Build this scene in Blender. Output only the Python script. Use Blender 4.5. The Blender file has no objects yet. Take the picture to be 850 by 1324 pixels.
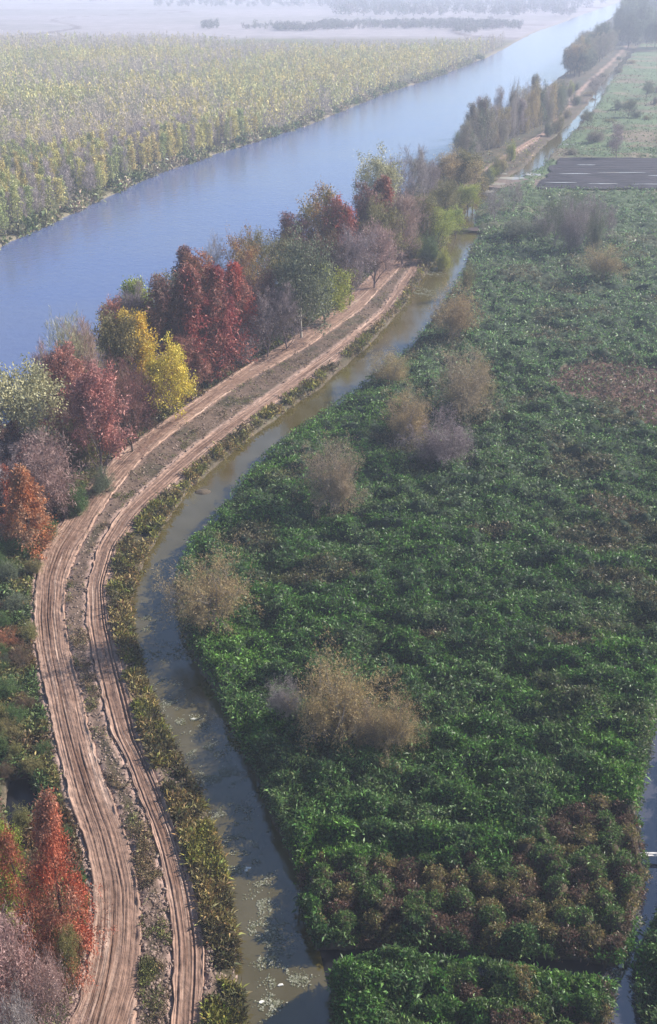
import bpy, math, random
import numpy as np
from mathutils import Vector

# ------------------------------------------------------------------ camera, world, sun
sc = bpy.context.scene
COL = sc.collection
R = math.radians
CAMH, PITCH, FPX = 60.0, math.atan(702 / 1272), 1272.0
CT, ST = math.cos(PITCH), math.sin(PITCH)
cd = bpy.data.cameras.new('camera'); cam = bpy.data.objects.new('camera', cd); COL.objects.link(cam)
cam.location = (0, 0, CAMH); cam.rotation_euler = (math.pi / 2 - PITCH, 0, 0)
cd.sensor_fit = 'VERTICAL'; cd.sensor_height = 24; cd.lens = 24 * FPX / 1324
cd.clip_start = 0.5; cd.clip_end = 12000
sc.camera = cam
SUN_AZ, SUN_EL = 66.0, 31.0          # degrees to the right of the view direction, above the horizon
w = bpy.data.worlds.new('World'); sc.world = w; w.use_nodes = True
nt = w.node_tree; bg = nt.nodes['Background']
sky = nt.nodes.new('ShaderNodeTexSky'); sky.sky_type = 'NISHITA'; sky.sun_disc = False
sky.sun_elevation = R(SUN_EL); sky.sun_rotation = R(SUN_AZ)
sky.air_density = 1.0; sky.dust_density = 0.5; sky.ozone_density = 4.0
nt.links.new(sky.outputs[0], bg.inputs[0]); bg.inputs[1].default_value = 0.08
sd = bpy.data.lights.new('sun', 'SUN'); sun = bpy.data.objects.new('sun', sd); COL.objects.link(sun)
sd.energy = 4.9; sd.angle = R(0.5); sd.color = (1.0, 0.93, 0.84)
sv = Vector((math.sin(R(SUN_AZ)) * math.cos(R(SUN_EL)), math.cos(R(SUN_AZ)) * math.cos(R(SUN_EL)), math.sin(R(SUN_EL))))
sun.rotation_euler = sv.to_track_quat('Z', 'Y').to_euler(); sun.location = (150, 60, 120)
sc.view_settings.view_transform = 'Standard'; sc.view_settings.look = 'None'
sc.view_settings.exposure = 1.15; sc.view_settings.gamma = 1.0; sc.view_settings.use_curve_mapping = False
sc.cycles.volume_bounces = 3; sc.cycles.max_bounces = 6; sc.cycles.transparent_max_bounces = 4
sc.cycles.use_denoising = True
HAZE_DENSITY = 0.00041
RNG = np.random.default_rng(7)

# ------------------------------------------------------------------ helpers
def at(px, py):
    """ground point (z = 0) that the photograph shows at pixel px, py of 850 x 1324"""
    s = CT * (py + 40.0) / CAMH
    zc = FPX / s
    return (px - 425.0) / s, (zc - CAMH * ST) / CT

def row_y(py): return at(425, py)[1]
def proj(x, y, z):
    zc = y * CT + (CAMH - z) * ST
    return x / zc * FPX + 425, ((CAMH - z) * CT - y * ST) / zc * FPX + 662

def height_for(px, py, top):
    x, y = at(px, py); lo, hi = 0.1, 45.0
    for _ in range(40):
        m = (lo + hi) / 2
        if proj(x, y, m)[1] > top: lo = m
        else: hi = m
    return lo

def ss(a, b, x):
    t = np.clip((np.asarray(x, float) - a) / (b - a), 0, 1); return t * t * (3 - 2 * t)

def _h(i, j, seed):
    n = (i.astype(np.int64) * 374761393 + j.astype(np.int64) * 668265263 + seed * 974711) & 0x7fffffff
    n = ((n ^ (n >> 13)) * 1274126177) & 0x7fffffff
    return ((n ^ (n >> 16)) & 0xffff) / 65535.0

def vn(x, y, s, seed=0):
    x = np.asarray(x, float) / s; y = np.asarray(y, float) / s
    i = np.floor(x); j = np.floor(y); fx = x - i; fy = y - j
    fx = fx * fx * (3 - 2 * fx); fy = fy * fy * (3 - 2 * fy)
    i = i.astype(np.int64); j = j.astype(np.int64)
    a = _h(i, j, seed) * (1 - fx) + _h(i + 1, j, seed) * fx
    b = _h(i, j + 1, seed) * (1 - fx) + _h(i + 1, j + 1, seed) * fx
    return a * (1 - fy) + b * fy

def fbm(x, y, s, seed=0, o=4):
    t = 0; a = 1; tot = 0
    for k in range(o):
        t = t + a * vn(x + 17.3 * k, y - 9.1 * k, s / 2 ** k, seed + k); tot += a; a *= 0.55
    return t / tot

def cells(x, y, s, seed=0):
    """distance to the nearest jittered cell centre (in cell units) and that cell's random value"""
    x = np.asarray(x, float) / s; y = np.asarray(y, float) / s
    i0 = np.floor(x).astype(np.int64); j0 = np.floor(y).astype(np.int64)
    best = np.full(x.shape, 9.0); val = np.zeros(x.shape)
    for di in (-1, 0, 1):
        for dj in (-1, 0, 1):
            i = i0 + di; j = j0 + dj
            d = np.hypot(i + 0.15 + 0.7 * _h(i, j, seed) - x, j + 0.15 + 0.7 * _h(i, j, seed + 5) - y)
            m = d < best; best = np.where(m, d, best); val = np.where(m, _h(i, j, seed + 9), val)
    return best, val

def inpoly(x, y, poly):
    ins = np.zeros(np.shape(x), bool); n = len(poly)
    for k in range(n):
        x1, y1 = poly[k]; x2, y2 = poly[(k + 1) % n]
        if y1 == y2: continue
        c = ((y1 > y) != (y2 > y)) & (x < (x2 - x1) * (y - y1) / (y2 - y1) + x1)
        ins ^= c
    return ins
def wpoly(pts): return [at(*p) for p in pts]

class Edge:
    """a line on the ground given by image points; x as a function of world Y"""
    def __init__(s, pts, extra_near=None):
        w = sorted([at(*p) for p in pts], key=lambda q: q[1])
        s.Y = np.array([q[1] for q in w]); s.X = np.array([q[0] for q in w])
        (x0, y0), (x1, y1) = w[0], w[1]
        g = (x1 - x0) / (y1 - y0) if extra_near is None else extra_near
        s.Y = np.concatenate([[y0 - 200], s.Y]); s.X = np.concatenate([[x0 - 200 * g], s.X])
        xa, ya, xb, yb = s.X[-2], s.Y[-2], s.X[-1], s.Y[-1]
        g = (xb - xa) / (yb - ya)
        s.Y = np.append(s.Y, yb + 4000); s.X = np.append(s.X, xb + 4000 * g)
        # smooth resample
        Yf = np.concatenate([np.linspace(s.Y[0], 30, 20), np.linspace(31, 300, 540), np.geomspace(302, s.Y[-1], 300)])
        Xf = np.interp(Yf, s.Y, s.X)
        for _ in range(6): Xf[21:-1] = (Xf[20:-2] + 2 * Xf[21:-1] + Xf[22:]) / 4
        s.Yf, s.Xf = Yf, Xf; s.G = np.gradient(Xf, Yf)
    def __call__(s, y): return np.interp(y, s.Yf, s.Xf)
    def dist(s, x, y):
        """signed distance to the right of the line"""
        return (x - s(y)) / np.sqrt(1 + np.interp(y, s.Yf, s.G) ** 2)

EA_L = Edge([(92,1324),(110,1270),(118,1227),(122,1156),(106,1086),(88,1033),(78,990),(68,946),(57,897),(47,849),(43.5,801),(46,752),(57,716),(78,685),(98,655),(132,615),(155,592),(200,558),(267,512),(311,482),(369,448),(436,399),(506,335),(535,303),(575,264),(634,214),(676,188),(706,170),(722,150),(737,129),(755,111),(790,80),(830,40)])
EA_R = Edge([(176,1324),(181,1270),(184,1227),(183,1156),(166,1086),(145,1033),(128,990),(116,946),(106,897),(93,849),(84,801),(89,752),(103,716),(122,680),(140,655),(169,615),(190,592),(235,556),(295,512),(345,482),(404,448),(464,406),(531,335),(552,303),(592,264),(646,214),(686,188),(714,170),(729,150),(743,129),(759,111),(793,80),(832,40)])
EB_L = Edge([(218,1324),(221,1270),(222,1227),(214,1156),(198,1086),(176,1033),(159,985),(145,962),(132,912),(120,862),(112,812),(112,762),(126,712),(150,672),(172,650),(215,611),(245,585),(300,546),(350,511),(425,458),(439,448),(492,405),(538,337)])
EB_R = Edge([(262,1324),(266,1270),(266,1227),(252,1156),(230,1086),(212,1033),(192,985),(182,962),(170,912),(156,862),(143,812),(137,762),(152,712),(178,676),(200,652),(238,618),(270,591),(314,554),(363,519),(437,467),(452,452),(506,405),(551,337)])
EC_L = Edge([(320,1324),(312,1250),(306,1188),(293,1106),(277,1065),(260,1023),(236,982),(215,941),(200,905),(187,862),(172,812),(174,762),(194,712),(222,664),(250,626),(300,586),(350,546),(425,495),(475,451),(525,396),(560,346),(577,321),(586,305),(592,284),(608,262),(634,240),(682,215),(698,195),(717,178),(734,163),(744,155),(762,135),(776,112),(799,85),(838,40)])
EC_R = Edge([(425,1324),(415,1250),(388,1188),(366,1106),(346,1065),(332,1023),(312,982),(295,941),(274,905),(252,862),(229,812),(217,762),(232,712),(262,672),(287,626),(322,588),(370,551),(425,518),(475,477),(515,447),(547,406),(585,351),(596,321),(608,303),(602,284),(613,262),(645,240),(696,214),(707,195),(726,178),(742,163),(751,155),(767,135),(779,112),(801,85),(839,40)])
EC_R.Xf = EC_R.Xf + 0.5 + 2.0 * ss(80, 125, EC_R.Yf) * ss(320, 250, EC_R.Yf) + 1.4 * ss(250, 320, EC_R.Yf)
EB_L.Xf = EB_L.Xf + 0.05; EB_R.Xf = EB_R.Xf + 0.1
EC_L.Xf = EC_L.Xf - 0.3 - 0.5 * ss(110, 150, EC_L.Yf)
RV_L = Edge([(-120,362),(0,318),(100,272),(200,224),(300,191),(400,160),(500,119),(570,97),(636,71),(692,41),(725,30),(755,18),(800,3)])
RV_R = Edge([(-70,690),(60,590),(200,480),(330,385),(440,300),(575,213),(640,160),(735,90),(775,33),(800,15),(824,1)])
RD_L = Edge([(782,1324),(790,1262),(805,1240),(815,1210),(820,1183),(835,1160),(840,1122),(822,1083),(822,1050),(833,993),(842,940),(852,905),(890,840),(960,760),(1100,640)], 0)
RD_R = Edge([(842,1324),(822,1262),(832,1235),(852,1190),(880,1122),(880,1050),(890,993),(900,940),(912,905),(950,840),(1020,760),(1160,640)], 0)
DITCH = wpoly([(400,1222),(500,1222),(640,1226),(740,1236),(800,1246),(830,1262),(800,1280),(740,1270),(640,1262),(500,1258),(405,1262)])
POND = wpoly([(10,1005),(40,1000),(52,1030),(40,1075),(18,1085),(5,1050)])
PLOUGH = wpoly([(694,244),(770,248),(1300,254),(1300,208),(900,206),(800,205),(725,204),(706,220)])
BROWN = wpoly([(705,500),(730,478),(780,470),(850,478),(1000,500),(1000,575),(880,578),(835,560),(800,530),(745,520)])
MOUND = wpoly([(372,1128),(450,1112),(560,1126),(640,1104),(700,1064),(770,1040),(830,1055),(870,1130),(825,1190),(812,1245),(420,1240),(385,1165)])
NEARB = wpoly([(560,1262),(700,1268),(800,1290),(800,1420),(520,1420),(530,1330)])
BRIGHT = [at(x, y) + (r,) for x, y, r in ((255,690,5),(330,610,6),(300,830,5),(330,950,3.5),(300,870,4),(800,1010,3),(825,1030,3),(780,960,3),(845,1140,1.6),(835,1110,1.2),(560,1100,2),(440,1110,2.5),(480,540,7),(400,560,7),(860,960,3),(800,850,3),(700,1262,2.2),(760,1270,2.0),(400,1120,2.2),(450,1180,1.5))]
WL_CANAL, WL_RIVER = -0.45, -0.7

def dbox(x, y, poly, k=1.0):
    """rough inside depth of a polygon, metres"""
    d = np.full(np.shape(x), 1e9)
    n = len(poly)
    for i in range(n):
        x1, y1 = poly[i]; x2, y2 = poly[(i + 1) % n]
        dx, dy = x2 - x1, y2 - y1; L2 = dx * dx + dy * dy + 1e-9
        t = np.clip(((x - x1) * dx + (y - y1) * dy) / L2, 0, 1)
        d = np.minimum(d, np.hypot(x - x1 - t * dx, y - y1 - t * dy))
    return np.where(inpoly(x, y, poly), d, -d)

def fields(x, y):
    """everything about the ground at x, y"""
    x = np.asarray(x, float); y = np.asarray(y, float)
    wob = 0.55 * (fbm(x, y, 2.2, 3, 3) - 0.5) * 2 + 0.5 * (vn(x, y, 6, 4) - 0.5)
    f = {}
    lim = ss(700, 400, y)
    dc = np.minimum(EC_L.dist(x, y), -EC_R.dist(x, y)) + wob * 0.7 * lim
    dd = np.minimum(RD_L.dist(x, y), -RD_R.dist(x, y)) + wob * 0.5
    near = (np.abs(x) < 60) & (y > 20) & (y < 90)
    dx_ = np.full(x.shape, -50.0); dp = np.full(x.shape, -50.0)
    if near.any():
        dx_[near] = dbox(x[near], y[near], DITCH) + wob[near] * 1.1
        dp[near] = dbox(x[near], y[near], POND) + wob[near] * 0.5
    f['canal'] = np.maximum.reduce([dc, dd, dx_, dp])
    f['river'] = np.minimum(RV_L.dist(x, y), -RV_R.dist(x, y)) + (fbm(x, y, 9, 21, 3) - 0.5) * 2.6
    f['marsh'] = EC_R.dist(x, y) - wob * 0.7 * lim
    f['A'] = np.minimum(EA_L.dist(x, y), -EA_R.dist(x, y)); f['A'] = np.where(y < 1500, f['A'], -50)
    f['B'] = np.minimum(EB_L.dist(x, y), -EB_R.dist(x, y)); f['B'] = np.where(y < row_y(337), f['B'], -50)
    f['median'] = (EA_R.dist(x, y) > 0) & (EB_L.dist(x, y) < 0) & (y < row_y(337))
    f['margin'] = ((EB_R.dist(x, y) > 0) | (y > row_y(337))) & (EC_L.dist(x, y) < 0) & (EA_R.dist(x, y) > 0)
    f['left'] = (EA_L.dist(x, y) < 0) & (RV_R.dist(x, y) > 0)
    f['farbank'] = RV_L.dist(x, y) < 0
    f['leftd'] = -EA_L.dist(x, y)
    return f

def marsh_h(x, y, f=None):
    """height of the plant canopy over the marsh"""
    k = 0.95 + 0.9 * fbm(x, y, 8, 31, 2) + 1.7 * (fbm(x, y * 1.5, 2.4, 35, 2) - 0.5) * 1.5
    dq, vq = cells(x + 2 * vn(x, y, 5, 36), y * 1.25, 1.9, 37)
    k = k + (0.35 + 0.5 * vq) * np.sqrt(np.clip(1 - (dq / 0.75) ** 2, 0, 1)) - 0.35
    gap = ss(0.58, 0.70, fbm(x, y * 1.7, 6.5, 41, 3))
    k = k - gap * 1.0
    m = inpoly(x, y, MOUND) | inpoly(x, y, NEARB)
    m = m & (fbm(x, y, 3, 44, 2) > 0.33)
    d, v = cells(x * 0.85, y * 1.1, 1.5, 3)
    d2, v2 = cells(x, y, 0.9, 8)
    dome = 0.05 + (0.9 + 0.9 * v) * np.sqrt(np.clip(1 - (d / 0.57) ** 2, 0, 1)) + 0.22 * np.sqrt(np.clip(1 - (d2 / 0.7) ** 2, 0, 1))
    k = np.where(m, dome, k)
    br = inpoly(x, y, BROWN)
    k = np.where(br, 0.3 + 0.35 * (k - 0.5), k)
    far = ss(220, 420, y); k = k * (1 - 0.55 * far)
    edge = ss(-0.2, 7, f['marsh']) if f is not None else 1
    k = k * (1 - 0.55 * (1 - ss(0, 6, f['marsh'] if f is not None else np.full(np.shape(x), 50.))) * ss(95, 130, y)) + 0.35 * (1 - edge) * np.where(m, 0.3, 1) * ss(130, 90, y)
    return np.clip(k, 0.08, 4)

def ground_z(x, y, f=None):
    f = f or fields(x, y)
    z = 0.12 * (fbm(x, y, 5, 11, 3) - 0.5)
    # raised bank that carries the two tracks
    inner = np.minimum(EA_L.dist(x, y), -EB_R.dist(x, y))
    inner = np.where(y < row_y(337), inner, f['A'])
    berm = ss(-1.8, 0.2, inner) * 0.58
    z = z + berm + np.where(f['median'], 0.30 * (fbm(x, y, 1.1, 13, 3) - 0.45), 0)
    z = z + np.where(f['margin'], 0.35 * (fbm(x, y, 1.3, 15, 3) - 0.4), 0)
    tr = np.maximum(f['A'], f['B'])
    z = np.where(tr > -0.2, 0.56 - 0.2 * ss(-0.25, 0.25, tr), z)
    # peat under the marsh plants
    mh = marsh_h(x, y, f)
    ms = ss(0.0, 0.9, np.minimum(f['marsh'], -f['canal']))
    pl = dbox(x, y, PLOUGH) if np.any((y > 240) & (y < 420)) else np.full(x.shape, -50.)
    ms = ms * np.where(pl > -2, 0, 1) * ss(900, 500, y)
    z = z + ms * np.clip(mh - 0.45, 0, 4)
    # left-hand wild ground, hummocky
    z = z + np.where(f['left'], ss(0.8, 3, f['leftd']) * 0.7 * fbm(x, y, 2.6, 51, 3), 0)
    # mud bar at the bend of the canal
    bx, by = at(262, 632); z2 = WL_CANAL + 0.12
    cd_ = f['canal']
    bed = ss(-0.35, 0.55, cd_) ; z = z * (1 - bed) + (-1.3) * bed
    bar = np.exp(-(((x - bx) / 1.3) ** 2 + ((y - by) / 1.0) ** 2)); z = np.maximum(z, np.where(bar > 0.3, -0.7 + bar * 0.5, -9))
    rd = ss(-2.0, 2.5, f['river']); z = z * (1 - rd) + (-3.0) * rd
    return z

# ------------------------------------------------------------------ materials
def newmat(name):
    m = bpy.data.materials.new(name); m.use_nodes = True
    return m, m.node_tree, m.node_tree.nodes['Principled BSDF']
def N(t, ty, **kw):
    n = t.nodes.new(ty)
    for k, v in kw.items():
        if k in n.inputs: n.inputs[k].default_value = v
        else: setattr(n, k, v)
    return n
def mixc(t, a, b, fac, bt='MIX'):
    n = t.nodes.new('ShaderNodeMix'); n.data_type = 'RGBA'; n.blend_type = bt
    for s, v in ((0, fac), (6, a), (7, b)):
        if hasattr(v, 'is_linked') or isinstance(v, bpy.types.NodeSocket): t.links.new(v, n.inputs[s])
        elif s == 0: n.inputs[0].default_value = v
        else: n.inputs[s].default_value = (*v, 1)
    return n.outputs[2]
def rng_node(t, v, a, b, c, d):
    n = t.nodes.new('ShaderNodeMapRange'); t.links.new(v, n.inputs[0])
    for i, q in enumerate((a, b, c, d)): n.inputs[i + 1].default_value = q
    return n.outputs[0]

def mat_leafcol(name, rough=0.5, spec=0.4, trans=0.25):
    """leaves whose colour is in the attribute col"""
    m, t, b = newmat(name)
    a = N(t, 'ShaderNodeAttribute', attribute_name='col')
    t.links.new(a.outputs['Color'], b.inputs['Base Color']); b.inputs['Roughness'].default_value = rough
    b.inputs['Specular IOR Level'].default_value = spec
    tr = N(t, 'ShaderNodeBsdfTranslucent'); t.links.new(a.outputs['Color'], tr.inputs[0])
    mx = N(t, 'ShaderNodeMixShader'); mx.inputs[0].default_value = trans
    out = t.nodes['Material Output']
    t.links.new(b.outputs[0], mx.inputs[1]); t.links.new(tr.outputs[0], mx.inputs[2]); t.links.new(mx.outputs[0], out.inputs[0])
    return m

_lm = {}
def mat_crown(key, c1, c2, c3, trans=0.25, rough=0.55):
    """crown: three foliage colours mixed per leaf and by clump, each tree a little different"""
    if key in _lm: return _lm[key]
    m, t, b = newmat('foliage_' + key)
    a = N(t, 'ShaderNodeAttribute', attribute_name='rnd')
    tc = N(t, 'ShaderNodeTexCoord'); oi = N(t, 'ShaderNodeObjectInfo')
    ad = N(t, 'ShaderNodeVectorMath', operation='ADD'); t.links.new(tc.outputs['Object'], ad.inputs[0])
    sc_ = N(t, 'ShaderNodeVectorMath', operation='SCALE'); sc_.inputs[0].default_value = (31, 17, 5); t.links.new(oi.outputs['Random'], sc_.inputs['Scale'])
    t.links.new(sc_.outputs[0], ad.inputs[1])
    no = N(t, 'ShaderNodeTexNoise', Scale=0.45, Detail=2.0); t.links.new(ad.outputs[0], no.inputs['Vector'])
    f1 = rng_node(t, no.outputs[0], 0.40, 0.62, 0, 1)
    col = mixc(t, c1, c2, f1)
    f2 = rng_node(t, a.outputs['Fac'], 0.55, 1.0, 0, 0.8)
    col = mixc(t, col, c3, f2)
    v = N(t, 'ShaderNodeHueSaturation'); t.links.new(col, v.inputs['Color'])
    t.links.new(rng_node(t, oi.outputs['Random'], 0, 1, 0.485, 0.515), v.inputs['Hue'])
    t.links.new(rng_node(t, a.outputs['Fac'], 0, 1, 0.6, 1.4), v.inputs['Value'])
    t.links.new(v.outputs[0], b.inputs['Base Color']); b.inputs['Roughness'].default_value = rough
    b.inputs['Specular IOR Level'].default_value = 0.25
    tr = N(t, 'ShaderNodeBsdfTranslucent'); t.links.new(v.outputs[0], tr.inputs[0])
    mx = N(t, 'ShaderNodeMixShader'); mx.inputs[0].default_value = trans
    out = t.nodes['Material Output']
    t.links.new(b.outputs[0], mx.inputs[1]); t.links.new(tr.outputs[0], mx.inputs[2]); t.links.new(mx.outputs[0], out.inputs[0])
    _lm[key] = m; return m

def mat_bark(name, c1, c2):
    m, t, b = newmat(name)
    tc = N(t, 'ShaderNodeTexCoord'); mp = N(t, 'ShaderNodeMapping'); mp.inputs['Scale'].default_value = (6, 6, 1.2)
    t.links.new(tc.outputs['Object'], mp.inputs[0])
    no = N(t, 'ShaderNodeTexNoise', Scale=2.0, Detail=4.0); t.links.new(mp.outputs[0], no.inputs['Vector'])
    t.links.new(mixc(t, c1, c2, rng_node(t, no.outputs[0], 0.35, 0.65, 0, 1)), b.inputs['Base Color'])
    b.inputs['Roughness'].default_value = 0.9; b.inputs['Specular IOR Level'].default_value = 0.2
    return m

def mat_ground():
    m, t, b = newmat('earth')
    a = N(t, 'ShaderNodeAttribute', attribute_name='col')
    g = N(t, 'ShaderNodeNewGeometry')
    n1 = N(t, 'ShaderNodeTexNoise', Scale=1.7, Detail=6.0, Roughness=0.65); t.links.new(g.outputs['Position'], n1.inputs['Vector'])
    n2 = N(t, 'ShaderNodeTexNoise', Scale=0.05, Detail=5.0); t.links.new(g.outputs['Position'], n2.inputs['Vector'])
    v = N(t, 'ShaderNodeHueSaturation'); t.links.new(a.outputs['Color'], v.inputs['Color'])
    ma = N(t, 'ShaderNodeMath', operation='MULTIPLY')
    t.links.new(rng_node(t, n1.outputs[0], 0.3, 0.7, 0.55, 1.5), ma.inputs[0]); t.links.new(rng_node(t, n2.outputs[0], 0.3, 0.7, 0.8, 1.2), ma.inputs[1])
    t.links.new(ma.outputs[0], v.inputs['Value']); t.links.new(v.outputs[0], b.inputs['Base Color'])
    b.inputs['Roughness'].default_value = 0.92; b.inputs['Specular IOR Level'].default_value = 0.2
    bp = N(t, 'ShaderNodeBump', Strength=0.7, Distance=0.15); t.links.new(n1.outputs[0], bp.inputs['Height']); t.links.new(bp.outputs[0], b.inputs['Normal'])
    return m

def mat_track():
    m, t, b = newmat('rutted_mud')
    uv = N(t, 'ShaderNodeUVMap', uv_map='uv'); a = N(t, 'ShaderNodeAttribute', attribute_name='h')
    def noise(sx, sy, det):  # stretched along the track
        mp = N(t, 'ShaderNodeMapping'); mp.inputs['Scale'].default_value = (sx, sy, 1); t.links.new(uv.outputs[0], mp.inputs[0])
        n = N(t, 'ShaderNodeTexNoise', Scale=1.0, Detail=det, Roughness=0.6); t.links.new(mp.outputs[0], n.inputs['Vector']); return n.outputs[0]
    st = noise(3.2, 0.05, 3.0); st2 = noise(7.0, 0.16, 3.0); cl = noise(2.2, 1.6, 5.0); pa = noise(0.22, 0.12, 3.0)
    c = mixc(t, (0.115, 0.062, 0.040), (0.32, 0.205, 0.15), rng_node(t, a.outputs['Fac'], 0.2, 0.8, 0, 1))
    c = mixc(t, c, (0.44, 0.32, 0.25), rng_node(t, st, 0.55, 0.66, 0, 0.75))
    c = mixc(t, c, (0.115, 0.066, 0.052), rng_node(t, st2, 0.46, 0.36, 0, 0.7))
    c = mixc(t, c, (0.20, 0.122, 0.088), rng_node(t, pa, 0.42, 0.62, 0, 0.7))
    v = N(t, 'ShaderNodeHueSaturation'); t.links.new(c, v.inputs['Color']); t.links.new(rng_node(t, cl, 0.3, 0.7, 0.62, 1.35), v.inputs['Value'])
    t.links.new(v.outputs[0], b.inputs['Base Color'])
    b.inputs['Roughness'].default_value = 0.8; b.inputs['Specular IOR Level'].default_value = 0.25
    s = N(t, 'ShaderNodeMath', operation='ADD'); t.links.new(st2, s.inputs[0]); t.links.new(cl, s.inputs[1])
    bp = N(t, 'ShaderNodeBump', Strength=0.9, Distance=0.12); t.links.new(s.outputs[0], bp.inputs['Height']); t.links.new(bp.outputs[0], b.inputs['Normal'])
    return m

def mat_water(name, col, rough, wave, dist, spec=0.5, col2=None, s2=0.1, ior=1.38):
    m, t, b = newmat(name)
    g = N(t, 'ShaderNodeNewGeometry')
    n = N(t, 'ShaderNodeTexNoise', Scale=wave, Detail=4.0, Roughness=0.6); t.links.new(g.outputs['Position'], n.inputs['Vector'])
    bp = N(t, 'ShaderNodeBump', Strength=1.0, Distance=dist); t.links.new(n.outputs[0], bp.inputs['Height']); t.links.new(bp.outputs[0], b.inputs['Normal'])
    if col2:
        n2 = N(t, 'ShaderNodeTexNoise', Scale=s2, Detail=4.0); t.links.new(g.outputs['Position'], n2.inputs['Vector'])
        t.links.new(mixc(t, col, col2, rng_node(t, n2.outputs[0], 0.4, 0.62, 0, 1)), b.inputs['Base Color'])
    else: b.inputs['Base Color'].default_value = (*col, 1)
    b.inputs['Roughness'].default_value = rough; b.inputs['IOR'].default_value = ior; b.inputs['Specular IOR Level'].default_value = spec
    return m

# ------------------------------------------------------------------ mesh helpers
def mesh_from(name, V, F, mats=(), point_attrs=None, smooth=False, uv=None, midx=None):
    """V (n,3), F (m,3|4) numpy arrays -> mesh"""
    me = bpy.data.meshes.new(name); V = np.ascontiguousarray(V, np.float32); F = np.ascontiguousarray(F, np.int32)
    k = F.shape[1]
    me.vertices.add(len(V)); me.vertices.foreach_set('co', V.ravel())
    me.loops.add(F.size); me.loops.foreach_set('vertex_index', F.ravel())
    me.polygons.add(len(F)); me.polygons.foreach_set('loop_start', np.arange(0, F.size, k, dtype=np.int32))
    if midx is not None: me.polygons.foreach_set('material_index', np.ascontiguousarray(midx, np.int32))
    me.update(calc_edges=True)
    if smooth: me.polygons.foreach_set('use_smooth', np.ones(len(F), bool))
    for nm, (ty, arr) in (point_attrs or {}).items():
        at_ = me.attributes.new(nm, ty, 'POINT')
        if ty == 'FLOAT': at_.data.foreach_set('value', np.ascontiguousarray(arr, np.float32))
        else:
            c = np.ones((len(V), 4), np.float32); c[:, :3] = arr; at_.data.foreach_set('color', c.ravel())
    if uv is not None:
        l = me.uv_layers.new(name='uv'); l.data.foreach_set('uv', np.ascontiguousarray(uv[F.ravel()], np.float32).ravel())
    for mt in mats: me.materials.append(mt)
    return me
def link(name, data, parent=None):
    o = bpy.data.objects.new(name, data); COL.objects.link(o)
    if parent is not None: o.parent = parent
    return o
def tag(o, label=None, cat=None, group=None, kind=None):
    if label: o['label'] = label
    if cat: o['category'] = cat
    if group: o['group'] = group
    if kind: o['kind'] = kind
    return o

def unit(v): return v / np.maximum(np.linalg.norm(v, axis=1, keepdims=True), 1e-9)
def leaf_geo(P, D, L, Wd, droop=0.15, rng=RNG):
    """diamond leaves: base P, direction D, length L, width Wd"""
    n = len(P); L = np.broadcast_to(L, (n,))[:, None]; Wd = np.broadcast_to(Wd, (n,))[:, None]
    S = unit(np.cross(D, rng.normal(size=(n, 3)))) * Wd / 2
    M = P + D * L * 0.45
    T = P + D * L; T = T.copy(); T[:, 2] -= L[:, 0] * droop
    V = np.stack([P, M + S, T, M - S], 1).reshape(-1, 3)
    F = np.arange(4 * n).reshape(n, 4)
    return V, F
def tube_geo(P0, P1, r0, r1, k=4):
    n = len(P0); D = unit(P1 - P0)
    ref = np.where(np.abs(D[:, 2:3]) > 0.9, np.array([[1., 0, 0]]), np.array([[0, 0, 1.]]))
    U = unit(np.cross(D, ref)); W = np.cross(D, U)
    an = np.arange(k) * 2 * math.pi / k
    c = np.cos(an)[None, :, None]; s = np.sin(an)[None, :, None]
    ring = U[:, None] * c + W[:, None] * s
    A = P0[:, None] + ring * np.reshape(r0, (-1, 1, 1)); B = P1[:, None] + ring * np.reshape(r1, (-1, 1, 1))
    V = np.concatenate([A, B], 1).reshape(-1, 3)
    i = np.arange(k); j = (i + 1) % k
    f = np.stack([i, j, j + k, i + k], 1)
    F = (f[None] + (np.arange(n) * 2 * k)[:, None, None]).reshape(-1, 4)
    return V, F

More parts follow.
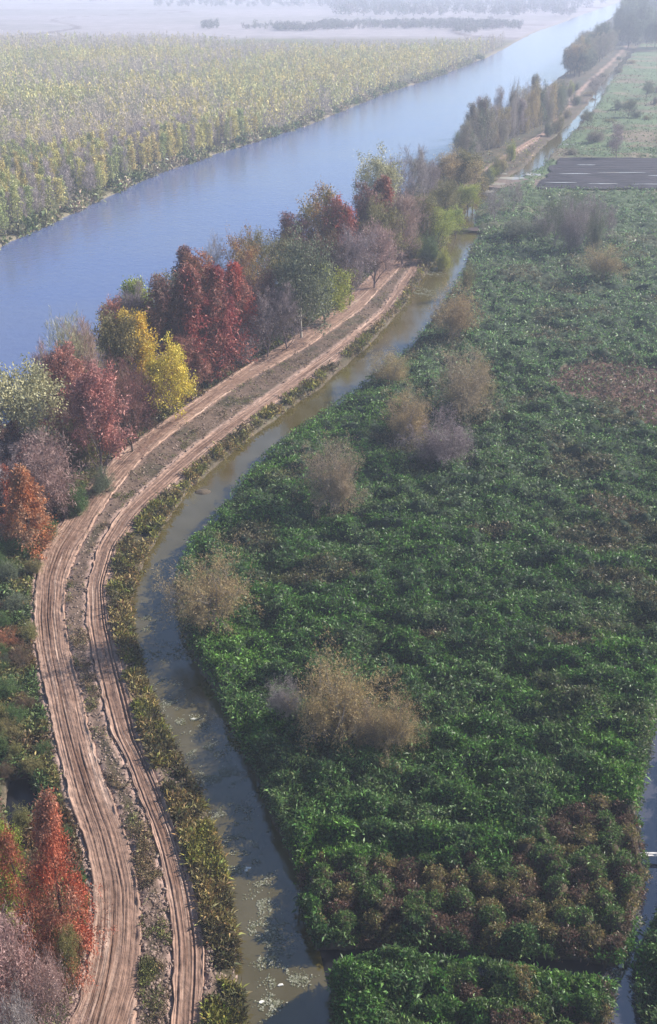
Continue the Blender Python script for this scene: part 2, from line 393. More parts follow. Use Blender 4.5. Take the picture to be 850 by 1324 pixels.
# ------------------------------------------------------------------ the ground
def build_ground():
    az = np.concatenate([np.linspace(-180, -46, 28)[:-1], np.linspace(-46, 46, 520), np.linspace(46, 180, 28)[1:-1]])
    az = np.radians(az); na = len(az)
    r = np.concatenate([np.linspace(4, 28, 12), np.geomspace(29, 420, 760), np.geomspace(424, 7000, 190)])
    A, Rr = np.meshgrid(az, r); x = (np.sin(A) * Rr).ravel(); y = (np.cos(A) * Rr).ravel()
    f = fields(x, y); z = ground_z(x, y, f)
    n = len(x); col = np.zeros((n, 3))
    col[:] = (0.075, 0.085, 0.05)
    def put(mask, c):
        mask = np.clip(np.asarray(mask, float), 0, 1)[:, None]; col[:] = col * (1 - mask) + np.array(c) * mask
    g = fbm(x, y, 3, 61, 3)
    put((f['marsh'] > 0) * 1.0, (0.030, 0.048, 0.026))
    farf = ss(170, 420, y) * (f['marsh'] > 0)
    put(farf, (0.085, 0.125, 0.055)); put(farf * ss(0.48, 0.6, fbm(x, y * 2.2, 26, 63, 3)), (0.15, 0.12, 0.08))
    put(inpoly(x, y, MOUND) * 1.0, (0.06, 0.045, 0.028)); put(inpoly(x, y, BROWN) * 0.9, (0.12, 0.065, 0.05))
    put(f['left'], (0.05, 0.048, 0.028)); put(f['left'] * ss(0.5, 0.6, g), (0.08, 0.06, 0.035))
    put(f['margin'], (0.085, 0.062, 0.042)); put(f['margin'] * ss(0.45, 0.6, g), (0.06, 0.052, 0.028))
    put(f['median'], (0.12, 0.082, 0.06)); put(f['median'] * ss(0.5, 0.62, g), (0.07, 0.055, 0.035))
    tr = np.maximum(f['A'], f['B']); put(ss(-0.7, 0, tr), (0.28, 0.19, 0.155))
    put(ss(-0.5, 0.1, f['canal']), (0.09, 0.07, 0.05))
    # opposite bank: rough grass, plantation floor, then stubble fields
    fb = f['farbank'] * 1.0
    put(fb, (0.12, 0.12, 0.055)); put(fb * ss(0.45, 0.6, fbm(x, y, 60, 71, 3)), (0.14, 0.12, 0.09))
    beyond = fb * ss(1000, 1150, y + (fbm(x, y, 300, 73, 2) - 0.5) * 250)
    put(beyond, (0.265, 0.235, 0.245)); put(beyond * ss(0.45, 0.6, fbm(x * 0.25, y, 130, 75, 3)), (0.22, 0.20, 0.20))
    put(beyond * (np.abs(fbm(x, y, 500, 77, 2) - 0.5) < 0.006), (0.13, 0.10, 0.10))
    put(ss(-0.4, 0.5, f['river']), (0.16, 0.125, 0.085)); 
    put(ss(5, 1, np.abs(f['river'])) * (f['river'] < 0.2) * 0.7, (0.17, 0.14, 0.10))
    V = np.stack([x, y, z], 1)
    V = np.vstack([V, [[0, 0, float(z[:na].mean())]]]); col = np.vstack([col, col[:1]])
    nr = len(r); i, j = np.meshgrid(np.arange(nr - 1), np.arange(na), indexing='ij')
    j2 = (j + 1) % na
    F = np.stack([i * na + j, i * na + j2, (i + 1) * na + j2, (i + 1) * na + j], -1).reshape(-1, 4)
    c = len(V) - 1; jj = np.arange(0, na - 1, 1)
    # centre: quads that share the centre vertex pairwise
    T = np.stack([np.full(na, c), (np.arange(na) + 1) % na, np.arange(na)], 1)
    F3 = np.vstack([np.stack([F[:, 0], F[:, 2], F[:, 1]], 1), np.stack([F[:, 0], F[:, 3], F[:, 2]], 1), T])
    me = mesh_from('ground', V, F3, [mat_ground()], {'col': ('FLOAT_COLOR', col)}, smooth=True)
    tag(link('ground', me), kind='structure')
build_ground()

def strip_sheet(name, L, Rr, ys, z, m, over=1.2, nx=2):
    """water sheet between two edges"""
    xl = L(ys) - over; xr = Rr(ys) + over
    t = np.linspace(0, 1, nx)[None]; X = xl[:, None] * (1 - t) + xr[:, None] * t; Y = np.repeat(ys[:, None], nx, 1)
    V = np.stack([X.ravel(), Y.ravel(), np.full(X.size, z)], 1)
    i, j = np.meshgrid(np.arange(len(ys) - 1), np.arange(nx - 1), indexing='ij')
    F = np.stack([i * nx + j, i * nx + j + 1, (i + 1) * nx + j + 1, (i + 1) * nx + j], -1).reshape(-1, 4)
    return tag(link(name, mesh_from(name, V, F, [m])), kind='structure')
W_RIVER = mat_water('river_water', (0.085, 0.115, 0.235), 0.12, 0.55, 0.10, 0.8, (0.10, 0.125, 0.22), 0.02)  # blue base colour stands in for the reflected sky
W_CANAL = mat_water('silty_water', (0.066, 0.050, 0.010), 0.03, 2.2, 0.008, 1.0, (0.085, 0.068, 0.026), 0.25, 1.6)
W_DARK = mat_water('ditch_water', (0.05, 0.046, 0.052), 0.03, 2.2, 0.008, 1.0, ior=1.75)
W_SHADE = mat_water('shaded_water', (0.012, 0.012, 0.014), 0.05, 2.2, 0.01, 0.5, ior=1.33)  # near-black base colour paints in the shade of the cross ditch
strip_sheet('river', RV_L, RV_R, np.concatenate([np.linspace(-60, 300, 90), np.geomspace(305, 5500, 60)]), WL_RIVER, W_RIVER, 3.0, 3)
strip_sheet('canal', EC_L, EC_R, np.concatenate([np.linspace(24, 300, 200), np.geomspace(302, 900, 60)]), WL_CANAL, W_CANAL, 0.9)
strip_sheet('drainage_ditch', RD_L, RD_R, np.linspace(34, 120, 80), WL_CANAL + 0.004, W_DARK, 0.8)
def flat(name, poly, z, m, kind='structure'):
    me = bpy.data.meshes.new(name); me.from_pydata([(a, b, z) for a, b in poly], [], [list(range(len(poly)))][:1]); me.materials.append(m)
    return tag(link(name, me), kind=kind)
flat('cross_ditch', wpoly([(412,1216),(640,1220),(782,1232),(782,1292),(640,1272),(500,1266),(424,1270)]), WL_CANAL + 0.008, W_SHADE)
flat('pond', wpoly([(-2,995),(52,992),(62,1030),(50,1090),(8,1100),(-6,1050)]), WL_CANAL, W_SHADE)

# ------------------------------------------------------------------ the two rutted tracks
def track(name, L, Rr, y0, y1, seed, ruts):
    ys = np.arange(y0, y1, 0.28) if y1 < 400 else np.concatenate([np.arange(y0, 300, 0.28), np.geomspace(300.3, y1, 300)])
    xl, xr = L(ys), Rr(ys); nc = 44
    t = np.linspace(-0.04, 1.04, nc)[None]
    sh = 0.12 + 0.55 * ss(row_y(318), row_y(300), ys); xl, xr = xl + sh, xr - sh
    arc = np.concatenate([[0], np.cumsum(np.hypot(np.diff((xl + xr) / 2), np.diff(ys)))])
    wid = (xr - xl) / np.sqrt(1 + np.gradient((xl + xr) / 2, ys) ** 2)
    X = xl[:, None] * (1 - t) + xr[:, None] * t; Y = np.repeat(ys[:, None], nc, 1)
    # ragged edge
    ed = (vn(arc[:, None] + 0 * t, np.where(t < .5, 0, 50) + 0 * arc[:, None], 0.7, seed + 3) - 0.5) * 0.22 + (vn(arc[:, None] + 0 * t, np.where(t < .5, 0, 50) + 0 * arc[:, None], 4, seed + 4) - 0.5) * 0.2
    X = X + ed * (np.abs(t - 0.5) * 2) ** 4 * np.sign(t - 0.5)
    U = t * wid[:, None]; A = arc[:, None] + 0 * t
    z = np.zeros_like(X); 
    for k, (c, wd, dep) in enumerate(ruts):
        cc = c + 0.025 * (vn(arc, arc * 0, 14, seed + 20 + k) - 0.5)[:, None] * 2
        g = (t - cc) / wd
        dd = 0.5 * dep * (ss(0.3, 0.75, vn(arc, arc * 0, 11, seed + 40 + k)) + 0.12)[:, None]
        z -= dd * np.exp(-g * g * 2.5)
        z += dd * 0.5 * (np.exp(-((np.abs(g) - 1.3) ** 2) * 7))
    z += 0.05 * (fbm(U * 1.0, A * 0.10, 0.4, seed, 3) - 0.5) * 2 + 0.15 * (fbm(U, A, 0.7, seed + 9, 4) - 0.5)
    rim = np.exp(-((np.abs(t - 0.5) - 0.49) / 0.035) ** 2) * (0.01 + 0.13 * ss(0.45, 0.7, fbm(A, t * 3, 0.9, seed + 2, 2)))
    z = z + rim
    z = z + 0.60 - 0.18 * ss(0.505, 0.54, np.abs(t - 0.5))
    sh_ = ss(0.30, 0.44, np.abs(t - 0.5) + 0.10 * (fbm(A, t * 2, 5, seed + 60, 3) - 0.5) * 2); ct_ = 0.5 - 0.3 * ss(0.16, 0.05, np.abs(t - 0.45) + 0.2 * (vn(A, A * 0, 12, seed + 61) - .5))
    hh = np.clip((z - 0.60) / 0.24 + ct_ + 0.4 * sh_, 0, 1)
    V = np.stack([X.ravel(), Y.ravel(), z.ravel()], 1); n = len(ys)
    i, j = np.meshgrid(np.arange(n - 1), np.arange(nc - 1), indexing='ij')
    F = np.stack([i * nc + j, i * nc + j + 1, (i + 1) * nc + j + 1, (i + 1) * nc + j], -1).reshape(-1, 4)
    uv = np.stack([U.ravel(), A.ravel()], 1) + seed * 13.0
    me = mesh_from(name, V, F, [M_TRACK], {'h': ('FLOAT', hh.ravel())}, smooth=True, uv=uv)
    return tag(link(name, me), kind='structure')
M_TRACK = mat_track()
track('dirt_track', EA_L, EA_R, 30, row_y(110), 1, [(0.12, .03, .06), (0.24, .028, .12), (0.33, .025, .10), (0.43, .03, .15), (0.52, .022, .08), (0.62, .03, .15), (0.71, .025, .12), (0.80, .028, .14), (0.90, .02, .08)])
track('side_track', EB_L, EB_R, 30, row_y(335), 2, [(0.18, .05, .12), (0.32, .05, .18), (0.68, .05, .16), (0.82, .05, .18), (0.5, .04, .05)])

# ------------------------------------------------------------------ ploughed field and mud beyond
def mat_simple(name, c1, c2, scale, rough=0.9, bump=0.0, aniso=(1, 1, 1)):
    m, t, b = newmat(name); g = N(t, 'ShaderNodeNewGeometry'); mp = N(t, 'ShaderNodeMapping'); mp.inputs['Scale'].default_value = aniso
    t.links.new(g.outputs['Position'], mp.inputs[0])
    n = N(t, 'ShaderNodeTexNoise', Scale=scale, Detail=5.0, Roughness=0.6); t.links.new(mp.outputs[0], n.inputs['Vector'])
    t.links.new(mixc(t, c1, c2, rng_node(t, n.outputs[0], 0.38, 0.62, 0, 1)), b.inputs['Base Color']); b.inputs['Roughness'].default_value = rough
    b.inputs['Specular IOR Level'].default_value = 0.25
    if bump:
        bp = N(t, 'ShaderNodeBump', Strength=0.8, Distance=bump); t.links.new(n.outputs[0], bp.inputs['Height']); t.links.new(bp.outputs[0], b.inputs['Normal'])
    return m
M_PLOUGH = mat_simple('dark_tilled_soil', (0.010, 0.009, 0.016), (0.030, 0.024, 0.034), 0.35, 0.85, 0.3, (0.25, 1, 1))
def grid_sheet(name, x0, x1, y0, y1, nx, ny, zf, m, left=None):
    X, Y = np.meshgrid(np.linspace(0, 1, nx), np.linspace(y0, y1, ny)); 
    xl = (left(Y[:, :1]) if left else x0); X = xl + (x1 - xl) * X
    Yn = Y + 2.4 * (fbm(X, Y * 0, 6, 17, 3) - 0.5) * (np.abs((Y - y0) / (y1 - y0) - 0.5) * 2) ** 3
    V = np.stack([X.ravel(), Yn.ravel(), zf(X, Y).ravel()], 1)
    i, j = np.meshgrid(np.arange(ny - 1), np.arange(nx - 1), indexing='ij')
    F = np.stack([i * nx + j, i * nx + j + 1, (i + 1) * nx + j + 1, (i + 1) * nx + j], -1).reshape(-1, 4)
    return tag(link(name, mesh_from(name, V, F, [m], smooth=True)), kind='structure')
py0, py1 = row_y(246), row_y(205)
lx0, lx1 = at(695, 246)[0], at(722, 205)[0]
pl_left = lambda Y: lx0 + (lx1 - lx0) * (Y - py0) / (py1 - py0) + 2.5 * (vn(Y, Y * 0, 5, 5) - 0.5)
grid_sheet('ploughed_field', 0, 420, py0, py1, 120, 200, lambda X, Y: 0.14 + 0.22 * np.abs(np.sin(Y * 0.9 + 1.5 * vn(X, Y, 30, 6))) + 0.25 * fbm(X, Y, 3, 8, 3), M_PLOUGH, pl_left)
W_PALE = mat_water('pale_silt_water', (0.36, 0.33, 0.28), 0.12, 2.0, 0.02, 0.6)
def blob(name, cx, cy, rx, ry, seed, m, z, n=40):
    a = np.linspace(0, 2 * math.pi, n, endpoint=False)
    rr = 0.65 + 0.7 * fbm(np.cos(a) * 1.6 + seed * 7, np.sin(a) * 1.6, 1.0, seed, 3)
    p = [(cx + rx * math.cos(q) * k, cy + ry * math.sin(q) * k) for q, k in zip(a, rr)]
    return flat(name, p, z, m)
for k, (px, py, rx, ry) in enumerate(((640,238,5,2.2),(662,231,6,3),(672,244,3,2),(690,226,4,3.2),(648,225,3,2),(632,248,3,2),(676,192,4,1.2),(735,187,5,1.2),(715,165,6,1.3))):
    x, y = at(px, py); blob('puddle', x, y, rx * .7, ry * .8, 3 + k, W_PALE, 0.13)
for k, (xa, xb, py) in enumerate(((722,765,226.5),(775,835,225),(835,900,229),(706,745,238),(760,800,239.5),(815,860,240),(745,770,215))):
    (x1, y1), (x2, _) = at(xa, py), at(xb, py)
    blob('flooded_furrow', (x1 + x2) / 2, y1, (x2 - x1) / 2, 0.45, 30 + k, W_PALE, 0.50)
M_MUD = mat_simple('churned_mud', (0.10, 0.07, 0.055), (0.20, 0.15, 0.12), 0.6, 0.7, 0.1)
for k, (px, py, rx, ry) in enumerate(((655,236,13,10),(830,298,20,3),(650,296,11,3),(715,298,6,2),(800,180,9,2.2),(795,308,12,2.5))):
    x, y = at(px, py); blob('mud_patch', x, y, rx, ry, 60 + k, M_MUD, 0.07)

# ------------------------------------------------------------------ low vegetation (stuff)
LEAF = mat_leafcol('marsh_leaf', 0.5, 0.32, 0.3)
DRY = mat_leafcol('dry_leaf', 0.65, 0.25, 0.2)
def radial_points(n, rmin, rmax, p, azm=40):
    u = RNG.random(n); q = 2 - p
    r = (rmin ** q + u * (rmax ** q - rmin ** q)) ** (1 / q)
    a = np.radians(RNG.uniform(-azm, azm, n)); return np.sin(a) * r, np.cos(a) * r, r
def tufts(name, x, y, z, size, col, per, aspect, upd, mat, kindlabel, spread=0.35, hvar=0.30, colvar=0.5):
    n = len(x); P = np.stack([x, y, z], 1); P = np.repeat(P, per, 0); s = np.repeat(size, per); m = len(P)
    P = P + RNG.normal(size=(m, 3)) * np.stack([s * spread, s * spread, s * hvar], 1)
    D = unit(RNG.normal(size=(m, 3)) + np.array([0, 0, upd]))
    L = s * RNG.uniform(0.6, 1.35, m); V, F = leaf_geo(P, D, L, L * aspect * RNG.uniform(0.7, 1.3, m), 0.25)
    c = np.repeat(col, per, 0) * (1 - colvar + colvar * 3.2 * RNG.random((m, 1)) ** 2.2) * (1 + 0.10 * RNG.normal(size=(m, 3)))
    c = np.clip(c, 0.004, 0.9); C = np.repeat(c, 4, 0)
    o = link(name, mesh_from(name, V, F, [mat], {'col': ('FLOAT_COLOR', C)}))
    return tag(o, kindlabel, name.replace('_', ' '), kind='stuff')
def blend(c, m, to):
    m = np.clip(np.asarray(m, float), 0, 1)[:, None]; return c * (1 - m) + np.array(to) * m

def marsh():
    x, y, r = radial_points(430000, 34, 900, 2.62, 36)
    f = fields(x, y)
    ok = (f['marsh'] > -0.15) & (f['canal'] < 0.25) & (~inpoly(x, y, PLOUGH)) & (f['A'] < -1)
    mudk = np.zeros(len(x), bool)
    for px, py, rx, ry in ((655,236,11,8),(688,205,6,8),(830,298,18,2.2),(650,296,10,2.2)):
        cx, cy = at(px, py); mudk |= ((x - cx) / rx) ** 2 + ((y - cy) / ry) ** 2 < 0.8
    ok &= ~mudk
    th = fbm(x, y, 14, 81, 3); ok &= (r < 300) | (RNG.random(len(x)) < 0.35 + 1.3 * ss(0.4, 0.6, th))
    x, y, r = x[ok], y[ok], r[ok]; f = {k: v[ok] for k, v in f.items()}
    mh = marsh_h(x, y, f); lift = ss(-0.15, 0.5, np.minimum(f['marsh'], -f['canal'] + 0.15))
    g0 = ground_z(x, y, f)
    z = np.maximum(g0 + 0.12, mh * (0.35 + 0.65 * lift) * ss(900, 500, r) + 0.02 - 0.35 * RNG.random(len(x)) ** 2 * np.minimum(mh, 1))
    n = len(x); col = np.tile(np.array([[0.070, 0.155, 0.028]]), (n, 1))
    a = fbm(x, y, 22, 91, 3); b_ = fbm(x, y, 4, 93, 3)
    col = blend(col, ss(0.42, 0.62, a), (0.092, 0.160, 0.050))
    col = blend(col, ss(105, 190, r + 25 * (a - .5)) * 0.85, (0.16, 0.25, 0.10))  # leaves pale with distance: haze painted into their colour
    col = blend(col, ss(0.5, 0.68, b_) * 0.8 * ss(190, 110, r), (0.10, 0.155, 0.055))
    col = blend(col, ss(0.55, 0.7, fbm(x, y, 2.0, 95, 2)) * 0.6, (0.035, 0.065, 0.030))
    col = blend(col, ss(0.60, 0.70, fbm(x, y * 1.3, 11, 97, 3)) * 0.75 * ss(60, 90, r), (0.135, 0.10, 0.060))
    for cx, cy, rr in BRIGHT:
        d = np.hypot(x - cx, y - cy) / rr
        col = blend(col, ss(1.2, 0.3, d + 0.5 * (b_ - 0.5)) * 0.8, (0.10, 0.205, 0.030))
    mo = inpoly(x + 5 * (fbm(x, y, 4, 201, 3) - .5), y + 7 * (fbm(x, y, 3.5, 203, 3) - .5), MOUND) & inpoly(x, y, MOUND) | (inpoly(x, y, NEARB) & (fbm(x, y, 3, 98, 2) > 0.45))
    _, cv = cells(x * 0.85, y * 1.1, 1.5, 3)
    mc = np.where(cv[:, None] < 0.34, np.array([[0.115, 0.068, 0.045]]), np.where(cv[:, None] < 0.62, np.array([[0.175, 0.14, 0.05]]), np.array([[0.08, 0.135, 0.03]])))
    col = np.where((mo & (RNG.random(n) < 0.93))[:, None], mc, col)
    br = inpoly(x + 3 * (b_ - .5), y + 8 * (b_ - .5), BROWN); col = np.where((br & (RNG.random(n) < 0.7))[:, None], np.array([[0.125, 0.088, 0.062]]), col)
    for px, py, rx, ry in ((790,670,3,4),(730,840,2.6,1.2),(560,830,2,1.5),(640,700,3,1.2),(700,445,6,2.5)):
        cx, cy = at(px, py); dd = np.hypot((x - cx) / rx, (y - cy) / ry) + (b_ - 0.5) * 1.5
        col = blend(col, ss(1.1, 0.6, dd) * 0.85, (0.15, 0.105, 0.065))
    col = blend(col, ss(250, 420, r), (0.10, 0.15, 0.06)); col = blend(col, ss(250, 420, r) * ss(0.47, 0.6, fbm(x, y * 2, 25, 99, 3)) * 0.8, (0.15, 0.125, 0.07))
    size = np.where(mo, 0.23, 0.36) * (0.75 + 0.55 * RNG.random(n)) * (0.75 + r / 230.0)
    size = np.minimum(size, 0.95)
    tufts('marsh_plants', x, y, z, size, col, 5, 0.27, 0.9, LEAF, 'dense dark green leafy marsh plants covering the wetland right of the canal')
marsh()

def bank_veg():
    x, y, r = radial_points(170000, 34, 420, 2.6, 44)
    ye = 1 / RNG.uniform(1 / 330.0, 1 / 34.0, 190000); q0 = EA_L(ye) - 4.5; q1 = EC_L(ye) + 0.4
    xe = q0 + (q1 - q0) * RNG.random(len(ye)); x = np.concatenate([x, xe]); y = np.concatenate([y, ye]); r = np.hypot(x, y)
    f = fields(x, y); tr = np.maximum(f['A'], f['B']); wet = f['canal']
    g = fbm(x, y, 1.6, 101, 3); g2 = fbm(x, y, 5, 103, 3); n = len(x)
    dm = np.minimum(-EC_L.dist(x, y), 9); dB = EB_R.dist(x, y)
    # margin between side track and canal
    den = np.zeros(n); den = np.where(f['margin'], np.where(dB > 0.25, ss(0.36, 0.50, g) * (0.7 + 0.3 * ss(0.3, 0.6, g2)), 0), den)
    den = np.where(f['margin'] & (y > row_y(337)), 0.8, den)
    den = np.where(f['median'], ss(0.46, 0.62, g + 0.25 * (vn(x, y, 0.35, 119) - 0.5)) * (0.12 + 0.35 * ss(0.45, 0.6, g2)), den)
    ok = (RNG.random(n) < den) & (tr < -0.05) & (wet < 0.1) & (f['left'] == False) & (f['marsh'] < 0)
    xx, yy, rr = x[ok], y[ok], r[ok]; ff = {k: v[ok] for k, v in f.items()}; m = len(xx)
    zz = ground_z(xx, yy, ff) + 0.05; q = fbm(xx, yy, 2.5, 105, 3); q2 = fbm(xx, yy, 1.0, 106, 2)
    col = np.tile(np.array([[0.25, 0.19, 0.075]]), (m, 1))
    col = blend(col, ss(0.45, 0.6, q), (0.21, 0.20, 0.045)); col = blend(col, ss(0.5, 0.65, q2) * 0.8, (0.07, 0.065, 0.035))
    col = blend(col, ff['median'] * 0.6, (0.17, 0.12, 0.08)); col = blend(col, ff['median'] * ss(0.5, 0.6, q) * 0.8, (0.13, 0.14, 0.04))
    size = (0.38 + 0.32 * RNG.random(m)) * (0.8 + rr / 260) * np.where(ff['median'], 0.48, 1.0)
    tufts('bank_grass', xx, yy, zz + size * 0.2, size, col, 6, 0.16, 1.3, DRY, 'straw and olive grass tussocks on the bank beside the rutted tracks', 0.3, 0.15)
    # left of the tracks
    ld = f['leftd']; den = np.where(f['left'] & (ld > 0.5), 0.12 + 0.88 * ss(0.40, 0.52, fbm(x, y, 2.2, 107, 3)), 0)
    ok = (RNG.random(n) < den) & (wet < 0.1) & (f['river'] < 0.5)
    xx, yy, rr = x[ok], y[ok], r[ok]; ff = {k: v[ok] for k, v in f.items()}; m = len(xx)
    b = fbm(xx, yy, 2.6, 51, 3)
    zz = ground_z(xx, yy, ff) + 0.1 + 0.5 * RNG.random(m) * ss(0.5, 2.5, ff['leftd'])
    q = fbm(xx, yy, 3.2, 109, 3)
    col = np.tile(np.array([[0.10, 0.145, 0.05]]), (m, 1)); col = blend(col, ss(0.45, 0.6, q), (0.17, 0.145, 0.045)); col = blend(col, ss(0.58, 0.7, fbm(xx, yy, 2, 111, 3)), (0.22, 0.20, 0.07))
    col = blend(col, ss(0.55, 0.65, fbm(xx, yy, 5, 113, 2)) * 0.7, (0.15, 0.07, 0.04))
    size = (0.30 + 0.22 * RNG.random(m)) * (0.8 + rr / 230)
    tufts('verge_undergrowth', xx, yy, zz, size, col, 5, 0.28, 0.9, LEAF, 'green and brown low undergrowth on the river side of the main track')
    # reeds along the waterline of the far river bank
    yy = np.concatenate([row_y(360) + RNG.random(26000) ** 1.6 * 620]); d = -RNG.random(len(yy)) ** 1.5 * 9 + 1.6
    xx = RV_L(yy) + d; m = len(xx)
    f2 = fields(xx, yy); zz = ground_z(xx, yy, f2); ok = (zz > WL_RIVER - 0.3) & (fbm(xx, yy, 6, 115, 2) > 0.34 + 0.03 * (-d)); xx, yy, zz = xx[ok], yy[ok], zz[ok]; m = len(xx)
    col = np.tile(np.array([[0.22, 0.22, 0.10]]), (m, 1)); col = blend(col, ss(0.45, 0.6, fbm(xx, yy, 5, 117, 2)), (0.10, 0.14, 0.05)); col = blend(col, ss(0.55, 0.65, fbm(xx, yy, 9, 118, 2)), (0.3, 0.26, 0.17))
    tufts('riverside_reeds', xx, yy, zz + 0.6, 0.9 + 0.9 * RNG.random(m), col, 4, 0.3, 1.2, DRY, 'pale low reeds and bushes along the waterline of the far river bank', 0.4, 0.5)
bank_veg()

def clods():
    """lumps of thrown-up soil on the strip between and beside the tracks"""
    x, y, r = radial_points(190000, 34, 260, 2.5, 44)
    f = fields(x, y); tr = np.maximum(f['A'], f['B'])
    rim = (tr > -0.45) & (tr < 0.1)
    pr = np.where(rim, 0.55, np.where(f['median'], 1.0, np.where(f['margin'], 0.45, 0)))
    ok = (RNG.random(len(x)) < pr) & (f['canal'] < 0) & (tr < 0.1) & (y < row_y(337))
    x, y, r, rim = x[ok], y[ok], r[ok], rim[ok]; f = {k: v[ok] for k, v in f.items()}; n = len(x)
    z = np.where(rim, 0.62, ground_z(x, y, f))
    base = np.array([[1, 0, 0], [-1, 0, 0], [0, 1, 0], [0, -1, 0], [0, 0, 1], [0, 0, -1]], float)
    tri = np.array([[0, 2, 4], [2, 1, 4], [1, 3, 4], [3, 0, 4], [2, 0, 5], [1, 2, 5], [3, 1, 5], [0, 3, 5]])
    s = (0.05 + 0.13 * RNG.random(n) ** 2)[:, None, None] * (0.85 + r / 300)[:, None, None]
    an = RNG.random(n) * 6.28; c, sn = np.cos(an), np.sin(an)
    B = base[None] * RNG.uniform(0.6, 1.4, (n, 6, 1)); B = B * np.array([1.3, 0.9, 0.6]); 
    Bx = B[:, :, 0] * c[:, None] - B[:, :, 1] * sn[:, None]; By = B[:, :, 0] * sn[:, None] + B[:, :, 1] * c[:, None]
    V = np.stack([Bx, By, B[:, :, 2]], -1) * s + np.stack([x, y, z], 1)[:, None]
    F = (tri[None] + (np.arange(n) * 6)[:, None, None]).reshape(-1, 3)
    q = RNG.random(n)[:, None]; col = np.array([[0.11, 0.072, 0.055]]) * (1 - q) + np.array([[0.33, 0.24, 0.195]]) * q
    o = link('soil_clods', mesh_from('soil_clods', V.reshape(-1, 3), F, [DRY], {'col': ('FLOAT_COLOR', np.repeat(col, 6, 0))}))
    tag(o, 'brown lumps of dug-up soil along the edges of the tracks', 'soil clods', kind='stuff')
clods()

def weeds():
    """pale floating weed and scraps down the middle and left of the canal"""
    pts = [(205,840,3.0,1.2),(225,905,1.6,.6),(240,930,2.2,1.0),(262,965,2.4,1.1),(285,1000,2,1.0),(298,1050,1.6,1.2),(303,1090,1.6,1.2),(315,1118,1.3,1.0),(333,1130,1.0,.8),(335,1165,1.0,1.0),(343,1200,1.4,1.1),(350,1232,1.2,.8),(362,1262,1.0,.7),(352,1290,.7,.7),(385,1262,1.0,.5),(340,1310,.9,.9),(215,880,1.2,.6),(560,352,3,2),(545,375,3,2.5),(190,800,.8,1.6),(808,1240,.7,.5),(825,1220,.5,.7),(800,1256,.6,.4),(835,1190,.4,.6)]
    X = []; Y = []; S = []
    for px, py, rx, ry in pts:
        n = int(620 * rx * ry); cx, cy = at(px, py)
        X.append(cx + RNG.normal(size=n) * rx * 0.55); Y.append(cy + RNG.normal(size=n) * ry * 0.6); S.append(np.full(n, 0.10))
    x = np.concatenate(X); y = np.concatenate(Y); s = np.concatenate(S) * RNG.uniform(0.5, 1.7, len(x)); 
    f = fields(x, y); ok = (f['canal'] > 0.1) & (fbm(x, y, 0.8, 121, 3) > 0.53); x, y, s = x[ok], y[ok], s[ok]; n = len(x)
    P = np.stack([x, y, np.full(n, WL_CANAL + 0.015) + 0.03 * RNG.random(n)], 1); a = RNG.random(n) * 6.28
    D = np.stack([np.cos(a), np.sin(a), 0.12 * RNG.random(n)], 1); S_ = np.stack([-np.sin(a), np.cos(a), 0.1 * RNG.normal(size=n)], 1) * (s * 0.4)[:, None]
    V = np.stack([P, P + D * s[:, None] * .5 + S_, P + D * s[:, None], P + D * s[:, None] * .5 - S_], 1).reshape(-1, 3)
    q = RNG.random(n)[:, None]; q = q ** 2.5; col = np.array([[0.13, 0.135, 0.075]]) * (1 - q) + np.array([[0.44, 0.43, 0.34]]) * q
    o = link('floating_weed', mesh_from('floating_weed', V, np.arange(4 * n).reshape(n, 4), [DRY], {'col': ('FLOAT_COLOR', np.repeat(col, 4, 0))}))
    tag(o, 'pale scraps of floating weed drifting on the brown canal', 'floating weed', kind='stuff')
weeds()

# ------------------------------------------------------------------ trees
BARK = mat_bark('bark_dark', (0.05, 0.038, 0.032), (0.10, 0.08, 0.068))
BARKG = mat_bark('bark_grey', (0.15, 0.13, 0.12), (0.28, 0.25, 0.23))
BARKM = mat_bark('bark_mauve', (0.12, 0.085, 0.085), (0.20, 0.15, 0.14))
BARKP = mat_bark('bark_pale', (0.30, 0.27, 0.23), (0.46, 0.42, 0.36))

def grow(rng, spec):
    """skeleton of one tree, 10 units tall: segment arrays and twig-end points"""
    segs = []; ends = []
    def branch(p, d, L, r, lev):
        n = spec['nseg'][lev]; pts = [p]; dd = d.copy()
        for k in range(n):
            dd = dd + rng.normal(size=3) * spec['wob'][lev]; dd[2] += spec['trop'][lev]; dd /= np.linalg.norm(dd)
            pts.append(pts[-1] + dd * L / n)
        rs = [r * (1 - 0.75 * (k / n)) for k in range(n + 1)]
        for k in range(n): segs.append((*pts[k], *pts[k + 1], rs[k], rs[k + 1]))
        if lev >= spec['maxlev']:
            for k in range(1, n + 1): ends.append((*pts[k], *dd, k / n))
            return
        nc = spec['nch'][lev]
        for c in range(nc):
            t = spec['t0'][lev] + (1 - spec['t0'][lev]) * (c + rng.random() * 0.8) / nc
            t = min(t, 0.995); kk = min(int(t * n), n - 1); fr = t * n - kk
            q = pts[kk] * (1 - fr) + pts[kk + 1] * fr; ax = pts[kk + 1] - pts[kk]; ax /= np.linalg.norm(ax)
            an = spec['ang'][lev] * rng.uniform(0.75, 1.25); az = c * 2.4 + rng.random() * 0.9
            u = np.cross(ax, [0.3, 0.9, 0.1]); u /= np.linalg.norm(u); v = np.cross(ax, u)
            nd = ax * math.cos(an) + (u * math.cos(az) + v * math.sin(az)) * math.sin(an)
            branch(q, nd, spec['len'](lev, t, rng) * L, max(r * (1 - 0.75 * t) * spec['rr'][lev], 0.012), lev + 1)
        if lev > 0: ends.append((*pts[-1], *dd, 1.0))
    for p, d, L, r in spec['start'](rng): branch(np.array(p, float), np.array(d, float) / np.linalg.norm(d), L, r, 0)
    return np.array(segs), np.array(ends)

